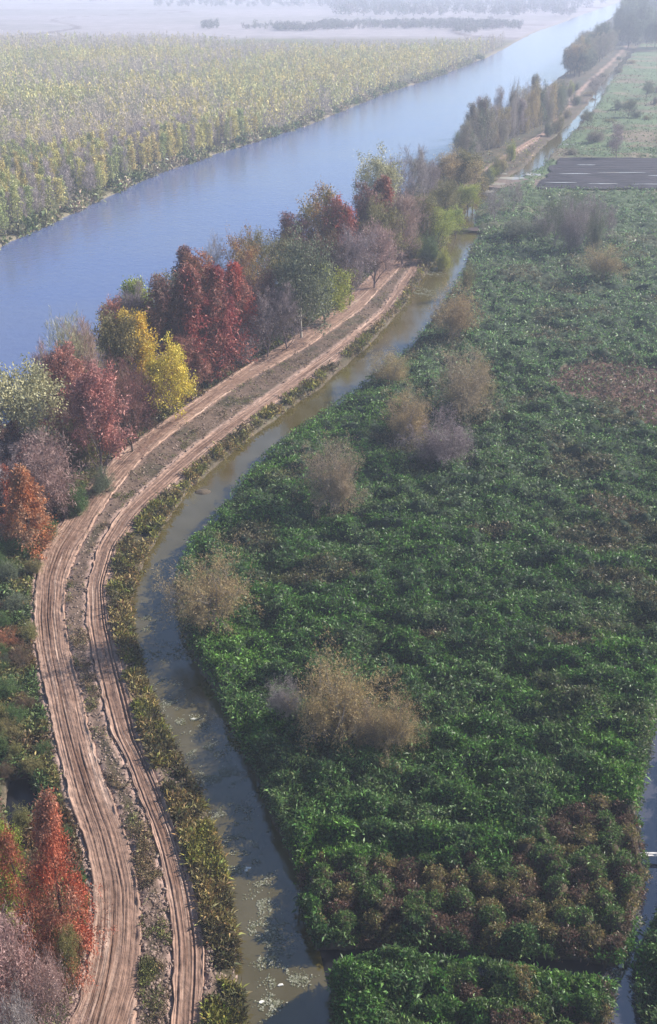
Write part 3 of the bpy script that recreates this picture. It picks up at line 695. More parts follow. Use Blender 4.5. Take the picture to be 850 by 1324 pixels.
SPECS = {
 'round': dict(maxlev=3, nseg=[5, 4, 3, 2], wob=[.07, .14, .2, .2], trop=[.05, .10, .06, .03], nch=[12, 6, 5], t0=[.10, .2, .2], ang=[.85, .75, .7], rr=[.6, .55, .5],
     len=lambda l, t, g: ([0.62 * (1.15 - 0.55 * t), .52, .5][l]) * g.uniform(.8, 1.2), start=lambda g: [((0, 0, -.3), (g.normal() * .06, g.normal() * .06, 1), 7.6, .20)]),
 'upright': dict(maxlev=3, nseg=[6, 4, 3, 2], wob=[.05, .1, .15, .2], trop=[.03, .16, .14, .05], nch=[17, 6, 4], t0=[.06, .15, .2], ang=[.6, .5, .55], rr=[.5, .55, .5],
     len=lambda l, t, g: ([0.48 * (1.1 - 0.5 * t), .5, .5][l]) * g.uniform(.8, 1.2), start=lambda g: [((0, 0, -.3), (g.normal() * .05, g.normal() * .05, 1), 8.4, .17)]),
 'cone': dict(maxlev=2, nseg=[8, 4, 2], wob=[.02, .06, .12], trop=[.01, .02, -.02], nch=[46, 9], t0=[.05, .15], ang=[1.22, .65], rr=[.22, .5],
     len=lambda l, t, g: ([0.33 * (1.04 - t) + .02, .36][l]) * g.uniform(.75, 1.2), start=lambda g: [((0, 0, -.3), (0.0, 0.0, 1), 10.0, .20)]),
 'shrub': dict(maxlev=2, nseg=[4, 3, 2], wob=[.17, .28, .3], trop=[.04, .02, -.02], nch=[9, 6], t0=[.25, .2], ang=[.6, .7], rr=[.5, .5],
     len=lambda l, t, g: ([0.5, .45][l]) * g.uniform(.8, 1.2), start=lambda g: [((g.normal() * .5, g.normal() * .5, -.3), (math.cos(a) * s, math.sin(a) * s, 1), 7.2 * (1.1 - .16 * s) * g.uniform(.6, 1.15), .12) for a, s in [(k * 2.4, .15 + .075 * k) for k in range(17)]]),
 'poplar': dict(maxlev=1, nseg=[6, 3], wob=[.03, .08], trop=[.02, .22], nch=[26], t0=[.08], ang=[.55], rr=[.45],
     len=lambda l, t, g: 0.26 * (1.2 - .7 * t) * g.uniform(.8, 1.25), start=lambda g: [((0, 0, -.3), (g.normal() * .04, g.normal() * .04, 1), 9.4, .14)]),
}
# how the foliage sits on the twigs: leaves per twig end, scatter, leaf length, width, upward bias
FOL = {
 'leafy': (15, .42, .29, .16, .2), 'fine': (14, .38, .33, .10, .3), 'sparse': (5, .34, .34, .14, .3),
 'twigs': (9, .26, .66, .045, .7), 'feather': (15, .28, .36, .11, -.1), 'wtwigs': (12, .36, .50, .06, .3), 'nearfeather': (24, .28, .24, .06, -.1), 'nearsparse': (12, .30, .24, .05, .1), 'bushleaf': (9, .38, .40, .20, .5), 'neartwigs': (11, .34, .42, .055, .5), 'nearleaf': (26, .42, .22, .11, .2), 'popl': (10, .30, .56, .26, .6), 'poptwig': (12, .25, .8, .08, 1.2),
}
_proto = {}
def proto(spec, fol, var):
    k = (spec, fol, var)
    if k in _proto: return _proto[k]
    rng = np.random.default_rng(abs(hash(spec + fol)) % 1000 + var if False else sum(map(ord, spec + fol)) * 7 + var)
    sg, en = grow(rng, SPECS[spec])
    V, F = tube_geo(sg[:, :3], sg[:, 3:6], sg[:, 6], sg[:, 7], 5 if spec != 'poplar' else 4)
    tm = mesh_from(spec + '_trunk', V, F, [BARK], smooth=True)
    per, scat, L, W, up = FOL[fol]
    if spec == 'shrub': L *= .85
    E = np.repeat(en, per, 0); n = len(E)
    # thin out whole clumps so that gaps show
    cl = cells(E[:, 0] + E[:, 2] * .7, E[:, 1] - E[:, 2] * .5, 1.1, var)[1]
    keep = RNG.random(n) < np.where(cl < (0.30 if spec == 'shrub' and fol == 'wtwigs' else 0.24), 0.18 if spec == 'shrub' else .35, 1.0); E = E[keep]; n = len(E)
    P = E[:, :3] + rng.normal(size=(n, 3)) * scat * .8
    D = unit(E[:, 3:6] * 1.0 + rng.normal(size=(n, 3)) * (0.9 if W > .05 else .5) + np.array([0, 0, up]))
    LL = L * rng.uniform(.6, 1.4, n)
    V, F = leaf_geo(P, D, LL, W * rng.uniform(.7, 1.3, n), 0.12, rng)
    cm = mesh_from(spec + '_crown', V, F, [BARK], {'rnd': ('FLOAT', np.repeat(rng.random(n) * .7 + cl[keep] * .3, 4))})
    zt = np.percentile(V[:, 2], 99.5); rr = np.percentile(np.hypot(V[:, 0], V[:, 1]), 97)
    _proto[k] = (tm, cm, zt, rr); return _proto[k]

C = {  # colour sets: main, second, highlight
 'crimson': ((.24, .050, .042), (.22, .105, .075), (.42, .16, .11)),
 'scarlet': ((.40, .10, .045), (.30, .17, .12), (.56, .22, .11)),
 'rust': ((.34, .10, .05), (.22, .10, .07), (.5, .2, .1)),
 'salmon': ((.44, .19, .14), (.28, .13, .11), (.5, .27, .2)),
 'rosy': ((.42, .17, .13), (.32, .17, .14), (.54, .29, .22)),
 'maroon': ((.15, .055, .055), (.18, .10, .08), (.28, .14, .12)),
 'mauve': ((.25, .20, .205), (.19, .145, .15), (.38, .31, .30)),
 'pinkmauve': ((.36, .225, .195), (.27, .19, .17), (.46, .33, .29)),
 'grey': ((.27, .235, .22), (.20, .17, .17), (.38, .34, .32)),
 'yellow': ((.60, .44, .045), (.46, .38, .06), (.78, .62, .12)),
 'lime': ((.30, .33, .05), (.20, .25, .04), (.48, .46, .10)),
 'cream': ((.40, .36, .20), (.27, .26, .15), (.58, .53, .33)),
 'olive': ((.20, .175, .065), (.14, .14, .05), (.32, .26, .10)),
 'oliverust': ((.22, .17, .06), (.30, .13, .055), (.36, .27, .10)),
 'sage': ((.13, .155, .09), (.09, .115, .07), (.27, .29, .18)),
 'green': ((.09, .15, .04), (.06, .10, .035), (.19, .26, .09)),
 'tan': ((.36, .265, .12), (.26, .20, .10), (.52, .40, .20)),
 'tanrose': ((.27, .225, .155), (.33, .245, .12), (.42, .35, .25)),
 'brown': ((.14, .085, .05), (.10, .085, .045), (.24, .15, .08)),
 'popyel': ((.50, .42, .14), (.44, .39, .14), (.60, .53, .24)),
 'popgrn': ((.34, .36, .13), (.25, .29, .11), (.52, .50, .24)),
 'popgrey': ((.33, .27, .26), (.27, .23, .22), (.46, .40, .37)),
 'dark': ((.035, .055, .03), (.05, .07, .035), (.09, .11, .05)),
 'belt': ((.22, .18, .14), (.17, .175, .11), (.34, .28, .21)),
}
def plant(name, px, py, top, wpx, spec, fol, colour, label, cat='tree', group=None, bark=None, var=None, lean=(0, 0), xy=None, h=None, rad=None, single=False):
    i = plant.n; plant.n += 1
    var = (i % 3) if var is None else var
    tm, cm, zt, rr = proto(spec, fol, var)
    x, y = xy if xy else at(px, py)
    if h is None: h = height_for(px, py, top)
    if rad is None: rad = wpx / 2 / (CT * (py + 40) / CAMH)
    x_, y_ = np.array([x]), np.array([y]); z = float(ground_z(x_, y_)[0])
    g = random.Random(i * 7 + 3)
    mats = (bark or BARK, mat_crown(colour, *C[colour]))
    root = bpy.data.objects.new(name, None); COL.objects.link(root); root.empty_display_size = 0.5
    root.location = (x, y, max(z, -0.4) - 0.05); root.rotation_euler = (R(lean[0]), R(lean[1]), g.random() * 6.28 if lean == (0, 0) else 0)
    root.scale = (rad / rr, rad / rr, h / zt)
    tag(root, label, cat, group)
    for nm, me, mt in (('trunk' if spec != 'shrub' else 'stems', tm, mats[0]), ('crown', cm, mats[1])):
        o = link(nm, me, root); o.material_slots[0].link = 'OBJECT'; o.material_slots[0].material = mt
    return root
plant.n = 0

T = [ # name, base px, base py, top py, width px, skeleton, foliage, colour, label, bark
 ('willow_tree',40,618,478,96,'round','leafy','cream','big cream-yellow round willow at the river edge, left side',BARKG),
 ('cypress_tree',-8,640,512,50,'cone','feather','rust','orange-red tree top cut by the left edge beside the cream willow',None),
 ('cypress_tree',92,590,452,56,'upright','feather','salmon','tall salmon-pink tree behind the cream willow, river showing beyond',BARKG),
 ('bare_tree',62,560,442,40,'upright','twigs','pinkmauve','thin pinkish bare tree top standing against the river above the cream willow',BARKM),
 ('bare_tree',106,562,405,62,'round','twigs','cream','bare tree with fanned grey branches and a pale yellow tip against the river',BARKG),
 ('cypress_tree',133,628,478,64,'upright','feather','rosy','rosy red cypress standing close to the track left of the dark trunk',BARKM),
 ('bare_tree',130,560,412,52,'upright','twigs','pinkmauve','mauve-pink twiggy tree between the fanned bare tree and the yellow tops',BARKM),
 ('shade_tree',172,588,462,62,'round','twigs','maroon','dark purple-brown tree under the yellow tops, dark straight trunk by the verge',BARK),
 ('bushy_tree',62,668,560,92,'round','wtwigs','pinkmauve','broad greyish pink twiggy tree in front of the cream willow',BARKM),
 ('ash_tree',162,528,408,58,'round','leafy','olive','olive tree with a yellow top, left of the two yellow tops',None),
 ('ash_tree',190,522,407,46,'upright','leafy','yellow','bright yellow pointed tree top just left of the leaning yellow tree',None),
 ('ash_tree',232,538,440,76,'round','leafy','yellow','bright golden yellow tree leaning over the verge towards the main track',None),
 ('bare_tree',4,700,560,46,'upright','wtwigs','mauve','mauve bare tree at the left edge above the orange cypress',BARKM),
 ('cypress_tree',42,716,606,52,'cone','feather','scarlet','small bright orange-red cypress by the bend of the track',None),
 ('cypress_tree',18,690,606,44,'cone','feather','rust','rust-orange cypress half hidden behind the small bright orange one',None),
 ('bushy_shrub',98,668,628,42,'shrub','leafy','green','green leafy bush beside the track just above the bend',None),
 ('bushy_shrub',132,640,606,36,'shrub','leafy','sage','sage green bush on the verge above the bright green bush',None),
 ('cypress_tree',152,502,383,44,'upright','feather','salmon','pinkish red tree against the river above the olive tree with yellow top',BARKM),
 ('bare_tree',178,492,362,52,'upright','twigs','mauve','purple-grey bare tree behind the yellow tops, against the river',BARKM),
 ('poplar_tree',186,472,356,42,'upright','leafy','lime','pale lime tree top at the river edge left of the red cypresses',None),
 ('poplar_tree',225,450,352,40,'upright','leafy','cream','pale greenish tree top peeping over the dark red cypress',None),
 ('cypress_tree',214,498,366,56,'upright','feather','maroon','dark wine-red tree between the lime tree top and the big crimson cypress',None),
 ('cypress_tree',250,492,350,66,'cone','feather','crimson','big crimson cypress behind the golden yellow tree',None),
 ('cypress_tree',284,486,346,64,'cone','feather','crimson','tall crimson cypress in the middle of the red group',None),
 ('cypress_tree',308,462,344,54,'cone','feather','scarlet','bright red cypress at the right end of the red group',None),
 ('cypress_tree',247,432,318,46,'cone','feather','maroon','dark maroon cypress top highest in the red group against the river',None),
 ('cypress_tree',268,448,332,52,'upright','feather','rust','orange-red tree between the maroon top and the bright red cypress',None),
 ('bare_tree',277,422,300,48,'round','twigs','grey','tall bare grey tree with thin branches over the river, behind the red group',BARKG),
 ('alder_tree',312,425,302,58,'round','fine','oliverust','yellow-brown tree between the red group and the round grey-green tree',None),
 ('alder_tree',344,405,300,50,'round','fine','olive','pale olive tree just left of the round grey-green tree',None),
 ('shade_tree',332,448,345,60,'round','fine','maroon','dark purple tree in shade right of the bright red cypress',None),
 ('bare_tree',346,466,386,58,'round','wtwigs','mauve','rounded blue-mauve twiggy tree near the track right of the red group',BARKM),
 ('round_tree',390,440,298,80,'round','leafy','sage','large round grey-green tree with pale slanting trunk',BARKP),
 ('bare_tree',372,455,366,48,'upright','twigs','mauve','mauve twiggy tree in front of the round grey-green tree',BARKM),
 ('ash_tree',420,422,345,58,'round','leafy','lime','bright yellow-green tree beside the track right of the round tree',None),
 ('shade_tree',378,375,280,44,'upright','fine','maroon','maroon tree against the river behind the round grey-green tree',None),
 ('alder_tree',360,380,300,44,'round','fine','olive','small olive tree top behind and left of the round grey-green tree',None),
 ('ash_tree',418,362,243,58,'round','leafy','oliverust','yellow-olive tree with orange tints, highest left of the crimson top',None),
 ('cypress_tree',442,365,258,44,'upright','feather','rust','reddish brown pointed tree right of the yellow-olive tree with orange tints',None),
 ('alder_tree',418,398,300,56,'round','fine','brown','olive-brown tree above the bright yellow-green tree',None),
 ('bare_tree',452,398,298,64,'round','wtwigs','mauve','broad mauve twiggy tree by the track above the yellow-green tree',BARKM),
 ('bare_tree',484,376,290,60,'round','wtwigs','pinkmauve','pinkish mauve twiggy tree above the straight part of the track',BARKM),
 ('cypress_tree',497,334,230,50,'cone','feather','crimson','crimson cypress top under the pale branching tree',None),
 ('cypress_tree',470,338,238,44,'upright','feather','maroon','dark red tree left of the crimson top under the pale branching tree',None),
 ('poplar_tree',486,302,194,66,'round','leafy','cream','tall pale yellow-green tree with whitish branches against the river',BARKP),
 ('alder_tree',500,352,255,56,'round','fine','olive','olive-tan rounded tree below the crimson cypress top',None),
 ('bare_tree',520,345,252,44,'upright','twigs','pinkmauve','rosy twiggy tree right of the olive-tan rounded tree',BARKM),
 ('bare_tree',532,285,188,56,'round','twigs','grey','tall bare grey tree right of the pale branching tree, over the river',BARKG),
 ('willow_tree',540,322,252,46,'upright','fine','olive','yellow-olive willow where the tracks pass out of sight',None),
 ('willow_tree',562,325,264,50,'round','fine','lime','yellow-green willow hanging over the end of the tracks',None),
 ('willow_tree',590,305,264,40,'round','leafy','lime','yellow willow beside the canal at its narrow bend',None),
 ('bushy_shrub',553,342,302,34,'shrub','leafy','green','dark green bush under the willows at the end of the tracks',None),
 ('bushy_shrub',572,345,318,24,'shrub','leafy','lime','bright green low bush on the canal side under the willows',None),
 ('bare_tree',548,268,208,44,'round','twigs','mauve','mauve bare tree left of the tan trees above the willows',BARKM),
 ('alder_tree',568,262,200,42,'upright','fine','tan','tan tree above the yellow-green willow',None),
 ('alder_tree',592,256,196,44,'upright','fine','olive','olive-tan tree nearest the left end of the tree belt',None),
 ('alder_tree',612,262,204,40,'round','sparse','tan','straw-coloured thin tree above the yellow willow by the muddy patch',None),
 ('willow_tree',605,272,236,30,'round','leafy','lime','small yellow-green tree beside the mud patch',None),
 ('bare_tree',512,292,205,44,'round','twigs','mauve','purple-grey twiggy tree behind the crimson cypress top',BARKM),
 ('alder_tree',575,290,232,40,'round','fine','olive','dull olive tree just behind the yellow-green willow',None),
 # bottom left corner
 ('cypress_tree',92,1262,1034,96,'cone','nearfeather','scarlet','large orange-red cypress beside the main track, lower left',BARK),
 ('cypress_tree',62,1290,1075,78,'cone','nearsparse','rust','thin rusty cypress with visible dark trunk behind the large orange-red one',BARK),
 ('cypress_tree',-8,1330,1060,90,'cone','nearfeather','scarlet','orange-red cypress cut by the left edge, lower left corner',BARK),
 ('alder_tree',26,1205,1058,54,'upright','nearleaf','lime','yellow-green tree between the two orange-red cypresses',BARKG),
 ('bare_tree',46,1372,1170,84,'upright','neartwigs','pinkmauve','pale pinkish-grey bare tree below the large orange-red cypress',BARKG),
 ('bare_tree',12,1420,1235,84,'round','neartwigs','rosy','pinkish bare tree in the very bottom left corner',BARKM),
 ('bare_tree',85,1395,1240,76,'round','neartwigs','pinkmauve','reddish grey bare tree next to the main track at the bottom edge',BARKM),
 ('bushy_tree',100,1290,1205,52,'round','nearleaf','olive','small olive tree at the foot of the large orange-red cypress',None),
 ('bare_tree',-12,1150,1000,60,'upright','neartwigs','salmon','pink twiggy tree at the left edge above the cypresses',BARKM),
 ('bare_tree',50,1460,1290,80,'round','neartwigs','grey','grey bare tree at the bottom edge between two pinkish ones',BARKG),
 # the shrubs in the marsh
 ('willow_shrub',434,662,572,102,'shrub','wtwigs','tanrose','round tan willow shrub standing alone in the marsh near the canal bend',BARKG),
 ('willow_shrub',274,824,734,118,'shrub','wtwigs','tan','broad tan willow shrub on the right bank of the canal',BARKG),
 ('willow_shrub',440,958,838,130,'shrub','wtwigs','tan','tallest brown willow in the lower marsh with dark stems showing',BARKG),
 ('willow_shrub',506,984,914,88,'shrub','wtwigs','tan','low brown willow joined to the right of the tallest one',BARKG),
 ('willow_shrub',474,972,918,70,'shrub','wtwigs','tanrose','middle brown willow between the tallest one and the low one joined to its right',BARKG),
 ('willow_shrub',368,940,892,54,'shrub','wtwigs','grey','small greyish willow to the left of the tallest brown one',BARKG),
 ('willow_shrub',592,540,452,112,'shrub','wtwigs','tanrose','wide grey-brown willow at the top of the marsh shrub group',BARKG),
 ('willow_shrub',528,574,508,84,'shrub','wtwigs','tan','tan willow on the left of the marsh shrub group',BARKG),
 ('willow_shrub',568,604,530,92,'shrub','wtwigs','mauve','mauve-grey willow at the bottom of the marsh shrub group',BARKM),
 ('willow_shrub',620,528,470,38,'shrub','wtwigs','tan','small tan willow at the right end of the marsh shrub group',BARKG),
 ('willow_shrub',506,500,452,72,'shrub','wtwigs','tan','tan willow by the canal above the marsh shrub group',BARKG),
 ('willow_shrub',588,442,370,74,'shrub','wtwigs','tan','straw-tan willow shrub near the canal, upper marsh',BARKG),
 ('willow_shrub',603,382,342,24,'shrub','wtwigs','olive','little olive-yellow bush on the marsh edge by the upper canal',BARKG),
 ('willow_shrub',780,368,322,62,'shrub','wtwigs','tan','tan shrub below the grey thicket in the upper right marsh',BARKG),
 ('bushy_shrub',668,312,290,62,'shrub','fine','sage','long low sage bush beside the side ditch',BARKG),
 ('bare_tree',640,292,246,34,'round','twigs','grey','little grey tree with open branches left of the grey thicket',BARKG),
 ('bare_tree',664,276,238,30,'round','twigs','grey','little grey tree behind the open-branched one near the mud',BARKG),
 ('bare_tree',797,205,162,26,'round','twigs','mauve','lone bare tree on the far side of the ploughed field',BARKM),
 ('bare_tree',770,132,95,30,'round','twigs','grey','pale bare tree beside the far end of the canal',BARKM),
 ('bushy_shrub',712,146,118,24,'shrub','fine','tan','pale bush next to the far track below the tree clump',BARKG),
]
for t in T:
  if 'shrub' not in t[0] and 300 < t[3] + 200 and t[3] < 900: t = t[:4] + (t[4] * 1.25,) + t[5:]
  plant(*t[:8], t[8], bark=t[9], cat='shrub' if 'shrub' in t[0] else 'tree')

# undergrowth of young trees filling the strip between river and track
g = random.Random(41); nu = 0
for k in range(260):
    Y = 1 / g.uniform(1 / row_y(240), 1 / row_y(1180)); a, b = float(RV_R(Y)) + 1.5, float(EA_L(Y)) - 2.2
    a = max(a, b - 26)
    x = a + (b - a) * g.random(); px, py = proj(x, Y, 0)
    if px < -30 or (py > 690 and g.random() < 0.35): continue
    nu += 1
    red = 300 < py < 620 and px < 330
    c = g.choice((['mauve', 'maroon', 'pinkmauve', 'pinkmauve', 'salmon', 'olive'] if px < 330 else ['mauve', 'mauve', 'brown', 'olive', 'olive', 'green']) if py < 700 else ['green', 'olive', 'brown', 'green', 'sage'])
    h = g.uniform(4, 9.5) if py < 690 else g.uniform(1.5, 3)
    plant('young_tree' if py < 690 else 'low_bush', 0, 0, 0, 0, g.choice(['shrub', 'round', 'upright']) if py < 690 else 'shrub', g.choice(['fine', 'wtwigs', 'leafy', 'feather']) if py < 690 else 'bushleaf', c,
          {'mauve': 'mauve', 'maroon': 'dark wine-red', 'brown': 'brown', 'olive': 'olive', 'pinkmauve': 'pinkish', 'green': 'dark green', 'salmon': 'salmon-pink', 'sage': 'sage'}[c] + (' low young tree in the undergrowth between the river and the main track' if py < 690 else ' low bush on the wild ground left of the main track'),
          group='young trees under the tall ones' if py < 690 else 'low bushes left of the track', xy=(x, Y), h=h, rad=h * g.uniform(.32, .5), cat='tree' if py < 690 else 'bush')
# bushes hiding the track beyond the bend
for k in range(44):
    py = g.uniform(118, 338) if k > 20 else g.uniform(222, 338); Y = row_y(py); e = float(EA_R(Y)); x = e + g.uniform(0.5, 3.5) if k % 2 else float(EA_L(Y)) - g.uniform(.3, 3)
    plant('willow_bush', 0, 0, 0, 0, 'shrub', 'fine', g.choice(['olive', 'lime', 'tan', 'olive', 'sage']), 'rounded willow bush crowding the track beyond the bend', group='willow bushes beyond the bend', xy=(x, Y), h=g.uniform(4, 8), rad=g.uniform(1.8, 3), cat='bush')

# grey thicket in the upper right marsh
thick = [(702,312,268,34),(718,322,258,38),(735,330,262,40),(752,322,254,40),(768,328,268,36),(782,318,270,30),(725,300,250,34),(745,298,252,34),(765,302,256,30)]
for k, (px, py, tp, wd) in enumerate(thick):
    plant('bare_tree', px, py, tp, wd, 'round' if k % 2 else 'shrub', 'twigs' if k % 2 else 'wtwigs', ('grey', 'sage', 'mauve')[k % 3], 'grey-green bare tree of the thicket in the upper right marsh', group='bare trees of the marsh thicket', bark=BARKG)
# bushes on the river side of the main track, left edge
B = [(28,722,40,'green','green bush below the small orange cypress at the left'),(8,748,40,'green','dark green bush at the left edge beside the track bend'),(46,745,26,'olive','small olive bush close to the outer bend of the track'),
 (22,790,38,'sage','sage bush left of the widest bend of the track'),(6,842,40,'rust','red-brown bush at the left edge by the track bend'),(30,862,40,'brown','brown bush between the red-brown bush and the track'),
 (8,905,40,'green','green bush at the left edge below the red-brown bush'),(34,920,34,'brown','brown-orange bush beside the shaded edge of the track'),(12,960,44,'olive','olive bush at the left edge above the dark pond'),
 (46,1000,34,'olive','yellowish olive bush between the dark pond and the track'),(8,1005,30,'brown','brown bush at the left end of the dark pond'),(58,975,24,'green','small green bush by the track above the dark pond'),
 (88,1085,26,'green','dark green bush behind the tip of the large orange cypress'),(64,700,30,'green','green bush at the top of the track bend'),(40,830,30,'olive','olive bush next to the track at its widest bend')]
for px, py, wd, c, lb in B:
    s = CT * (py + 40) / CAMH
    plant('bushy_shrub', px, py, 0, wd, 'shrub', 'bushleaf' if c in ('green', 'olive', 'sage') else 'nearfeather', c, lb, cat='shrub', h=wd / s * 0.75, rad=wd / s / 2)

# belt of slender trees between river and far track
g = random.Random(5); belt = []
for row, (off, cnt) in enumerate(((-13, 18), (-6, 18), (0, 20), (9, 18), (18, 12))):
    for k in range(cnt):
        t = (k + 0.2 + 0.6 * g.random()) / cnt; bpx = 594 + t * 132; bpy_ = 207 - t * 62 + g.uniform(-2, 2) - off * (1 - 0.5 * t)
        belt.append((bpx + off * 0.5 * (1 - t) , bpy_))
for k, (px, py) in enumerate(belt):
    c = ('belt', 'popgrey', 'tan', 'belt', 'sage')[g.randrange(5)]; leafy = g.random() < 0.45
    h = g.uniform(9, 19) * (1 if px > 605 else 0.8)
    plant('slender_tree', px, py, 0, 0, ('poplar', 'round', 'upright', 'shrub')[k % 4], ('fine' if k % 3 else 'twigs'), c, 'slender brown-grey tree of the belt between the river and the far track', group='trees of the belt beyond the track bend', h=h, rad=g.uniform(2.4, 4.2), bark=BARKG)
# dark clump and forest at the far end of the belt
for k in range(46):
    t = (k + g.random()) / 46; px = 736 + t * 50 + g.uniform(-3, 9); py = 103 - t * 38 - g.uniform(-3, 9)
    plant('bushy_tree', px, py, 0, 0, 'round', 'leafy' if k % 3 else 'fine', ('belt', 'sage', 'tan', 'dark')[g.randrange(4)], 'hazy brownish tree of the clump between the belt and the distant wood', group='trees of the clump by the far canal', h=g.uniform(10, 23), rad=g.uniform(4.5, 8.5))
for k in range(170):
    Y = g.uniform(row_y(66), row_y(20)); x0 = at(784, 66)[0] + (Y - row_y(66)) * 0.30
    x = x0 + g.random() ** 1.3 * 190
    if proj(x, Y, 5)[0] > 880: continue
    plant('forest_tree', 0, 0, 0, 0, 'round', 'leafy', ('sage', 'dark', 'dark')[g.randrange(3)], 'blue-grey hazy tree of the distant wood in the top right corner', group='trees of the distant wood', xy=(x, Y), h=g.uniform(20, 34), rad=g.uniform(8, 13))
# scattered bushes of the far marsh
for k in range(30):
    py = 62 + 140 * g.random() ** 0.8; px = g.uniform(755 - (py - 62) * 0.12, 900)
    plant('marsh_bush', px, py, 0, 0, 'shrub', 'fine', g.choice(['sage', 'olive', 'tan', 'belt']), 'small hazy bush scattered over the far marsh beyond the ploughed field', group='bushes of the far marsh', h=g.uniform(2, 5), rad=g.uniform(2, 5), cat='bush')
# isolated trees far right
for px, py, h, lb in ((835,128,9,'small hazy tree in the far field near the right edge, upper of two'),(812,152,8,'small hazy tree in the far field near the right edge, lower of two'),(760,165,7,'small hazy bush right of the winding far canal')):
    plant('field_tree', px, py, 0, 0, 'round', 'fine', 'sage', lb, h=h, rad=h * .5)

# ------------------------------------------------------------------ poplar plantation on the far bank
def poplars():
    g = np.random.default_rng(12)
    sp = 4.0; pts = []
    Y = np.arange(170, 1180, sp)
    for yy in Y:
        step = sp * (1.0 + max(0, yy - 350) / 900); xs = RV_L(yy) - 5 - np.arange(0, 700, step)
        xs = xs + g.normal(size=len(xs)) * 0.7; ym = yy + g.normal(size=len(xs)) * 0.7
        pts.append(np.stack([xs, ym], 1))
    P = np.vstack(pts)
    u, v = proj(P[:, 0], P[:, 1], 4.0); ok = (u > -260) & (u < 1000) & (v > 25); P = P[ok]; u = u[ok]
    far_lim = 1010 + (fbm(P[:, 0], P[:, 1], 300, 73, 2) - 0.5) * 250
    rnd = g.random(len(P)); thin = np.where(P[:, 1] > 450, 0.75, 1.0) * np.where(fbm(P[:, 0], P[:, 1], 25, 131, 3) < 0.36, .45, 1)
    ok = (P[:, 1] < far_lim) & (rnd < thin); P = P[ok]; u = u[ok]
    bank = -RV_L.dist(P[:, 0], P[:, 1])
    # species/colour patches: bare mauve strips and yellow-green blocks
    strip = fbm(P[:, 0] * 0.55 - P[:, 1] * 0.25, P[:, 1] * 0.9, 60, 133, 3)
    bare = np.clip((strip - 0.51) * 9, 0, 1) * 0.72 + 0.06; bare = np.where(bank < 22, 0.36, bare)
    bare = np.where((P[:, 1] > 860), 0.85, bare)
    kind = np.where(g.random(len(P)) < bare, 2, np.where(fbm(P[:, 0], P[:, 1], 40, 135, 2) + 0.25 * g.normal(size=len(P)) > 0.47, 0, 1))
    hgt = g.uniform(7.5, 10.5, len(P)) * np.where(bank < 30, 1.12, 0.92); rad = g.uniform(1.3, 2.0, len(P)) * np.where(bank < 30, 1.25, 1.0)
    vis = (u > 0) & (u < 850) & (P[:, 1] > 0); d = P[:, 1] + bank * 1.2
    order = np.argsort(np.where(vis, d, 1e9)); one = order[:300]
    lb = ['yellow-leaved poplar among the nearest poplars of the plantation across the river', 'greenish poplar among the nearest poplars of the plantation across the river', 'bare grey-mauve poplar among the nearest poplars of the plantation across the river']
    for i in one:
        k = int(kind[i]); dk = g.random() < 0.025
        plant('poplar_tree', 0, 0, 0, 0, 'poplar', 'poptwig' if k == 2 else 'popl', ('popyel', 'popgrn', 'popgrey')[k], lb[k], group='nearest poplars of the plantation across the river', xy=(P[i, 0], P[i, 1]), h=hgt[i], rad=rad[i], bark=BARKG)
    m = np.ones(len(P), bool); m[one] = False; P, kind, hgt, rad = P[m], kind[m], hgt[m], rad[m]; n = len(P)
    near = P[:, 1] < 420
    out = []
    for sel, per, lf in ((near, 120, 0.85), (~near, 46, 1.4)):
        Q, K, H, Rd = P[sel], kind[sel], hgt[sel], rad[sel]; q = len(Q)
        t = g.random((q, per)) ; a = g.random((q, per)) * 6.28; prof = np.sin(np.clip(t * 0.93 + 0.09, 0, 1) * math.pi) ** 0.7 * np.sqrt(g.random((q, per)))
        Z = (0.10 + 0.88 * t) * H[:, None]; rr = Rd[:, None] * prof
        PP = np.stack([Q[:, :1] + np.cos(a) * rr, Q[:, 1:] + np.sin(a) * rr, Z], -1).reshape(-1, 3)
        D = unit(g.normal(size=(len(PP), 3)) * .55 + np.array([0, 0, 1.1])); L = lf * g.uniform(.6, 1.3, len(PP))
        kk = np.repeat(K, per); V, F = leaf_geo(PP, D, L, L * np.where(kk == 2, .18, .42), 0.1, g)
        base = np.array([(.50, .425, .16), (.41, .40, .165), (.41, .345, .27)])[kk]
        tv = np.repeat(g.uniform(.75, 1.3, (q, 1)), per, 0); c = np.clip(base * tv * g.uniform(.78, 1.25, (len(PP), 1)), .01, .8)
        out.append((V, F, np.repeat(c, 4, 0)))
    V = np.vstack([o[0] for o in out]); F = np.vstack([out[0][1], out[1][1] + len(out[0][0])]); c = np.vstack([o[2] for o in out])
    # slim trunks
    z0 = np.zeros(n); p0 = np.stack([P[:, 0], P[:, 1], z0 - .3], 1); p1 = np.stack([P[:, 0], P[:, 1], hgt * .8], 1)
    TV, TF = tube_geo(p0, p1, np.full(n, .10), np.full(n, .03), 3)
    F = np.vstack([F, TF + len(V)]); V = np.vstack([V, TV]); c = np.vstack([c, np.tile([[.2, .17, .15]], (len(TV), 1))])
    o = link('plantation', mesh_from('plantation', V, F, [DRY], {'col': ('FLOAT_COLOR', c)}))
    tag(o, 'thousands of yellow-green and mauve poplars filling the plain across the river', 'plantation', kind='stuff')
    print('POPLARS', n)
poplars()

